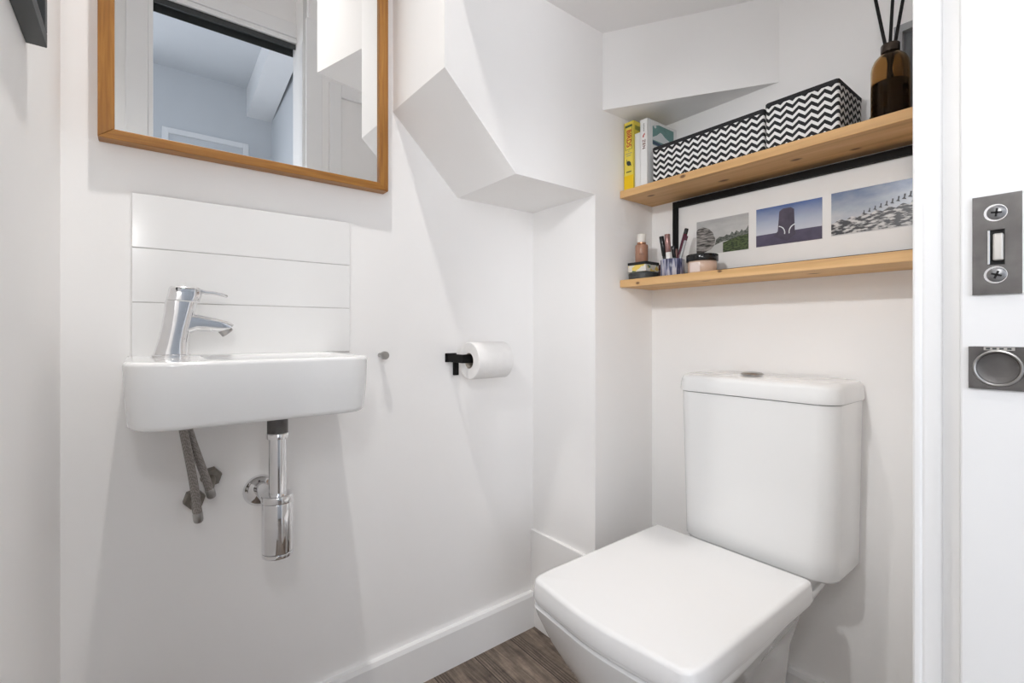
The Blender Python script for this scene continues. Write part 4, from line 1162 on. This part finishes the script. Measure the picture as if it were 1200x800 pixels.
PX, PY, PZ = -0.058, 0.40, 1.45
aim = (Vector((1.20, 0.58, 0.85)) - Vector((PX, PY, PZ))).normalized()
t = thing('added_spotlight', 'small white spotlight added on the left wall as fill', 'wall light', (XL, PY, PZ))  # made-up fitting out of view, added to brighten the shelf wall
obj('back_plate', LT([(0.0, 0.0), (0.026, 0.0), (0.026, 0.006), (0.022, 0.008), (0.0, 0.008)], (XL + 0.0003, PY, PZ), (1, 0, 0), 28), M['gloss'], t, True)
obj('knuckle', tube(bmesh.new(), [(XL + 0.006, PY, PZ), (PX - 0.012, PY, PZ)], 0.006, 12), M['gloss'], t, True)
c0 = Vector((PX, PY, PZ)) - aim * 0.020
obj('shade', LT([(0.010, -0.012), (0.022, -0.004), (0.027, 0.012), (0.029, 0.034), (0.0275, 0.034), (0.0255, 0.012), (0.020, -0.001), (0.0, -0.003), (0.0, -0.012)], c0, aim, 32, cap0=False, cap1=False), M['gloss'], t, True, 60)
SX, SY, SZ = -0.0615, -0.015, 1.25
t = thing('added_globe_light', 'opal globe light added on the left wall as fill', 'wall light', (XL, SY, SZ))  # made-up globe out of view, added as general fill
obj('back_plate', LT([(0.0, 0.0), (0.030, 0.0), (0.030, 0.008), (0.026, 0.010), (0.0, 0.010)], (XL + 0.0003, SY, SZ), (1, 0, 0), 32), M['chrome'], t, True)
obj('globe', LT([(0.0355 * math.sin(PI * k / 16), -0.0355 * math.cos(PI * k / 16)) for k in range(17)], (SX, SY, SZ), (1, 0, 0), 32), M['globe'], t, True, 180)

def area(name, loc, rot, size, power, col, sy=None, shape='RECTANGLE'):
    d = bpy.data.lights.new(name, 'AREA')
    d.energy = power; d.color = col; d.shape = shape; d.size = size
    if sy: d.size_y = sy
    o = bpy.data.objects.new(name, d); COL.objects.link(o)
    o.location = loc; o.rotation_euler = rot
    return o
sd = bpy.data.lights.new('downlight_lamp', 'SPOT')
sd.energy = 68.0; sd.color = (1.0, 0.965, 0.93); sd.spot_size = math.radians(82); sd.spot_blend = 1.0; sd.shadow_soft_size = 0.022
so = bpy.data.objects.new('downlight_lamp', sd); COL.objects.link(so)
so.location = (LX, LY, ZT - 0.012)
area('added_daylight', (-1.25, -1.1, 1.55), (0, -PI / 2, 0), 1.5, 3.5, (0.86, 0.93, 1.0), 0.8)  # area lamp outside the added side window
area('added_daylight', (-0.47, -1.72, 1.2), (PI / 2, 0, 0), 1.0, 30.0, (0.90, 0.93, 1.0), 1.45)  # area lamp outside the added back window, lifts hall and room

sd = bpy.data.lights.new('added_spotlight_lamp', 'SPOT')  # fill beam of the added fitting, aimed at the shelf side
sd.energy = 22.5; sd.color = (0.985, 0.99, 1.0); sd.spot_size = math.radians(72); sd.spot_blend = 1.0; sd.shadow_soft_size = 0.025
so = bpy.data.objects.new('added_spotlight_lamp', sd); COL.objects.link(so)
so.location = Vector((PX, PY, PZ)) + aim * 0.022
so.rotation_euler = aim.to_track_quat('-Z', 'Y').to_euler()

w = bpy.data.worlds.new('World'); scene.world = w
w.use_nodes = True
w.node_tree.nodes['Background'].inputs[0].default_value = (0.75, 0.85, 1.0, 1)
w.node_tree.nodes['Background'].inputs[1].default_value = 0.6

cam = bpy.data.cameras.new('camera')
co = bpy.data.objects.new('camera', cam); COL.objects.link(co)
cam.sensor_width = 36.0
cam.lens = 558.0 / 1200 * 36.0
cam.shift_y = -12.0 / 1200
cam.clip_start = 0.01
co.location = (0, 0, 0.9)
yaw = math.radians(51.83)                # angle between the basin wall and the line of sight
co.rotation_euler = (PI / 2, 0, yaw - PI / 2)
scene.camera = co

scene.cycles.max_bounces = 16
scene.cycles.diffuse_bounces = 10
scene.cycles.glossy_bounces = 8
scene.cycles.transmission_bounces = 10
scene.view_settings.view_transform = 'Standard'
scene.view_settings.look = 'None'
scene.view_settings.gamma = 1.0
scene.view_settings.exposure = -0.21
scene.view_settings.use_curve_mapping = False
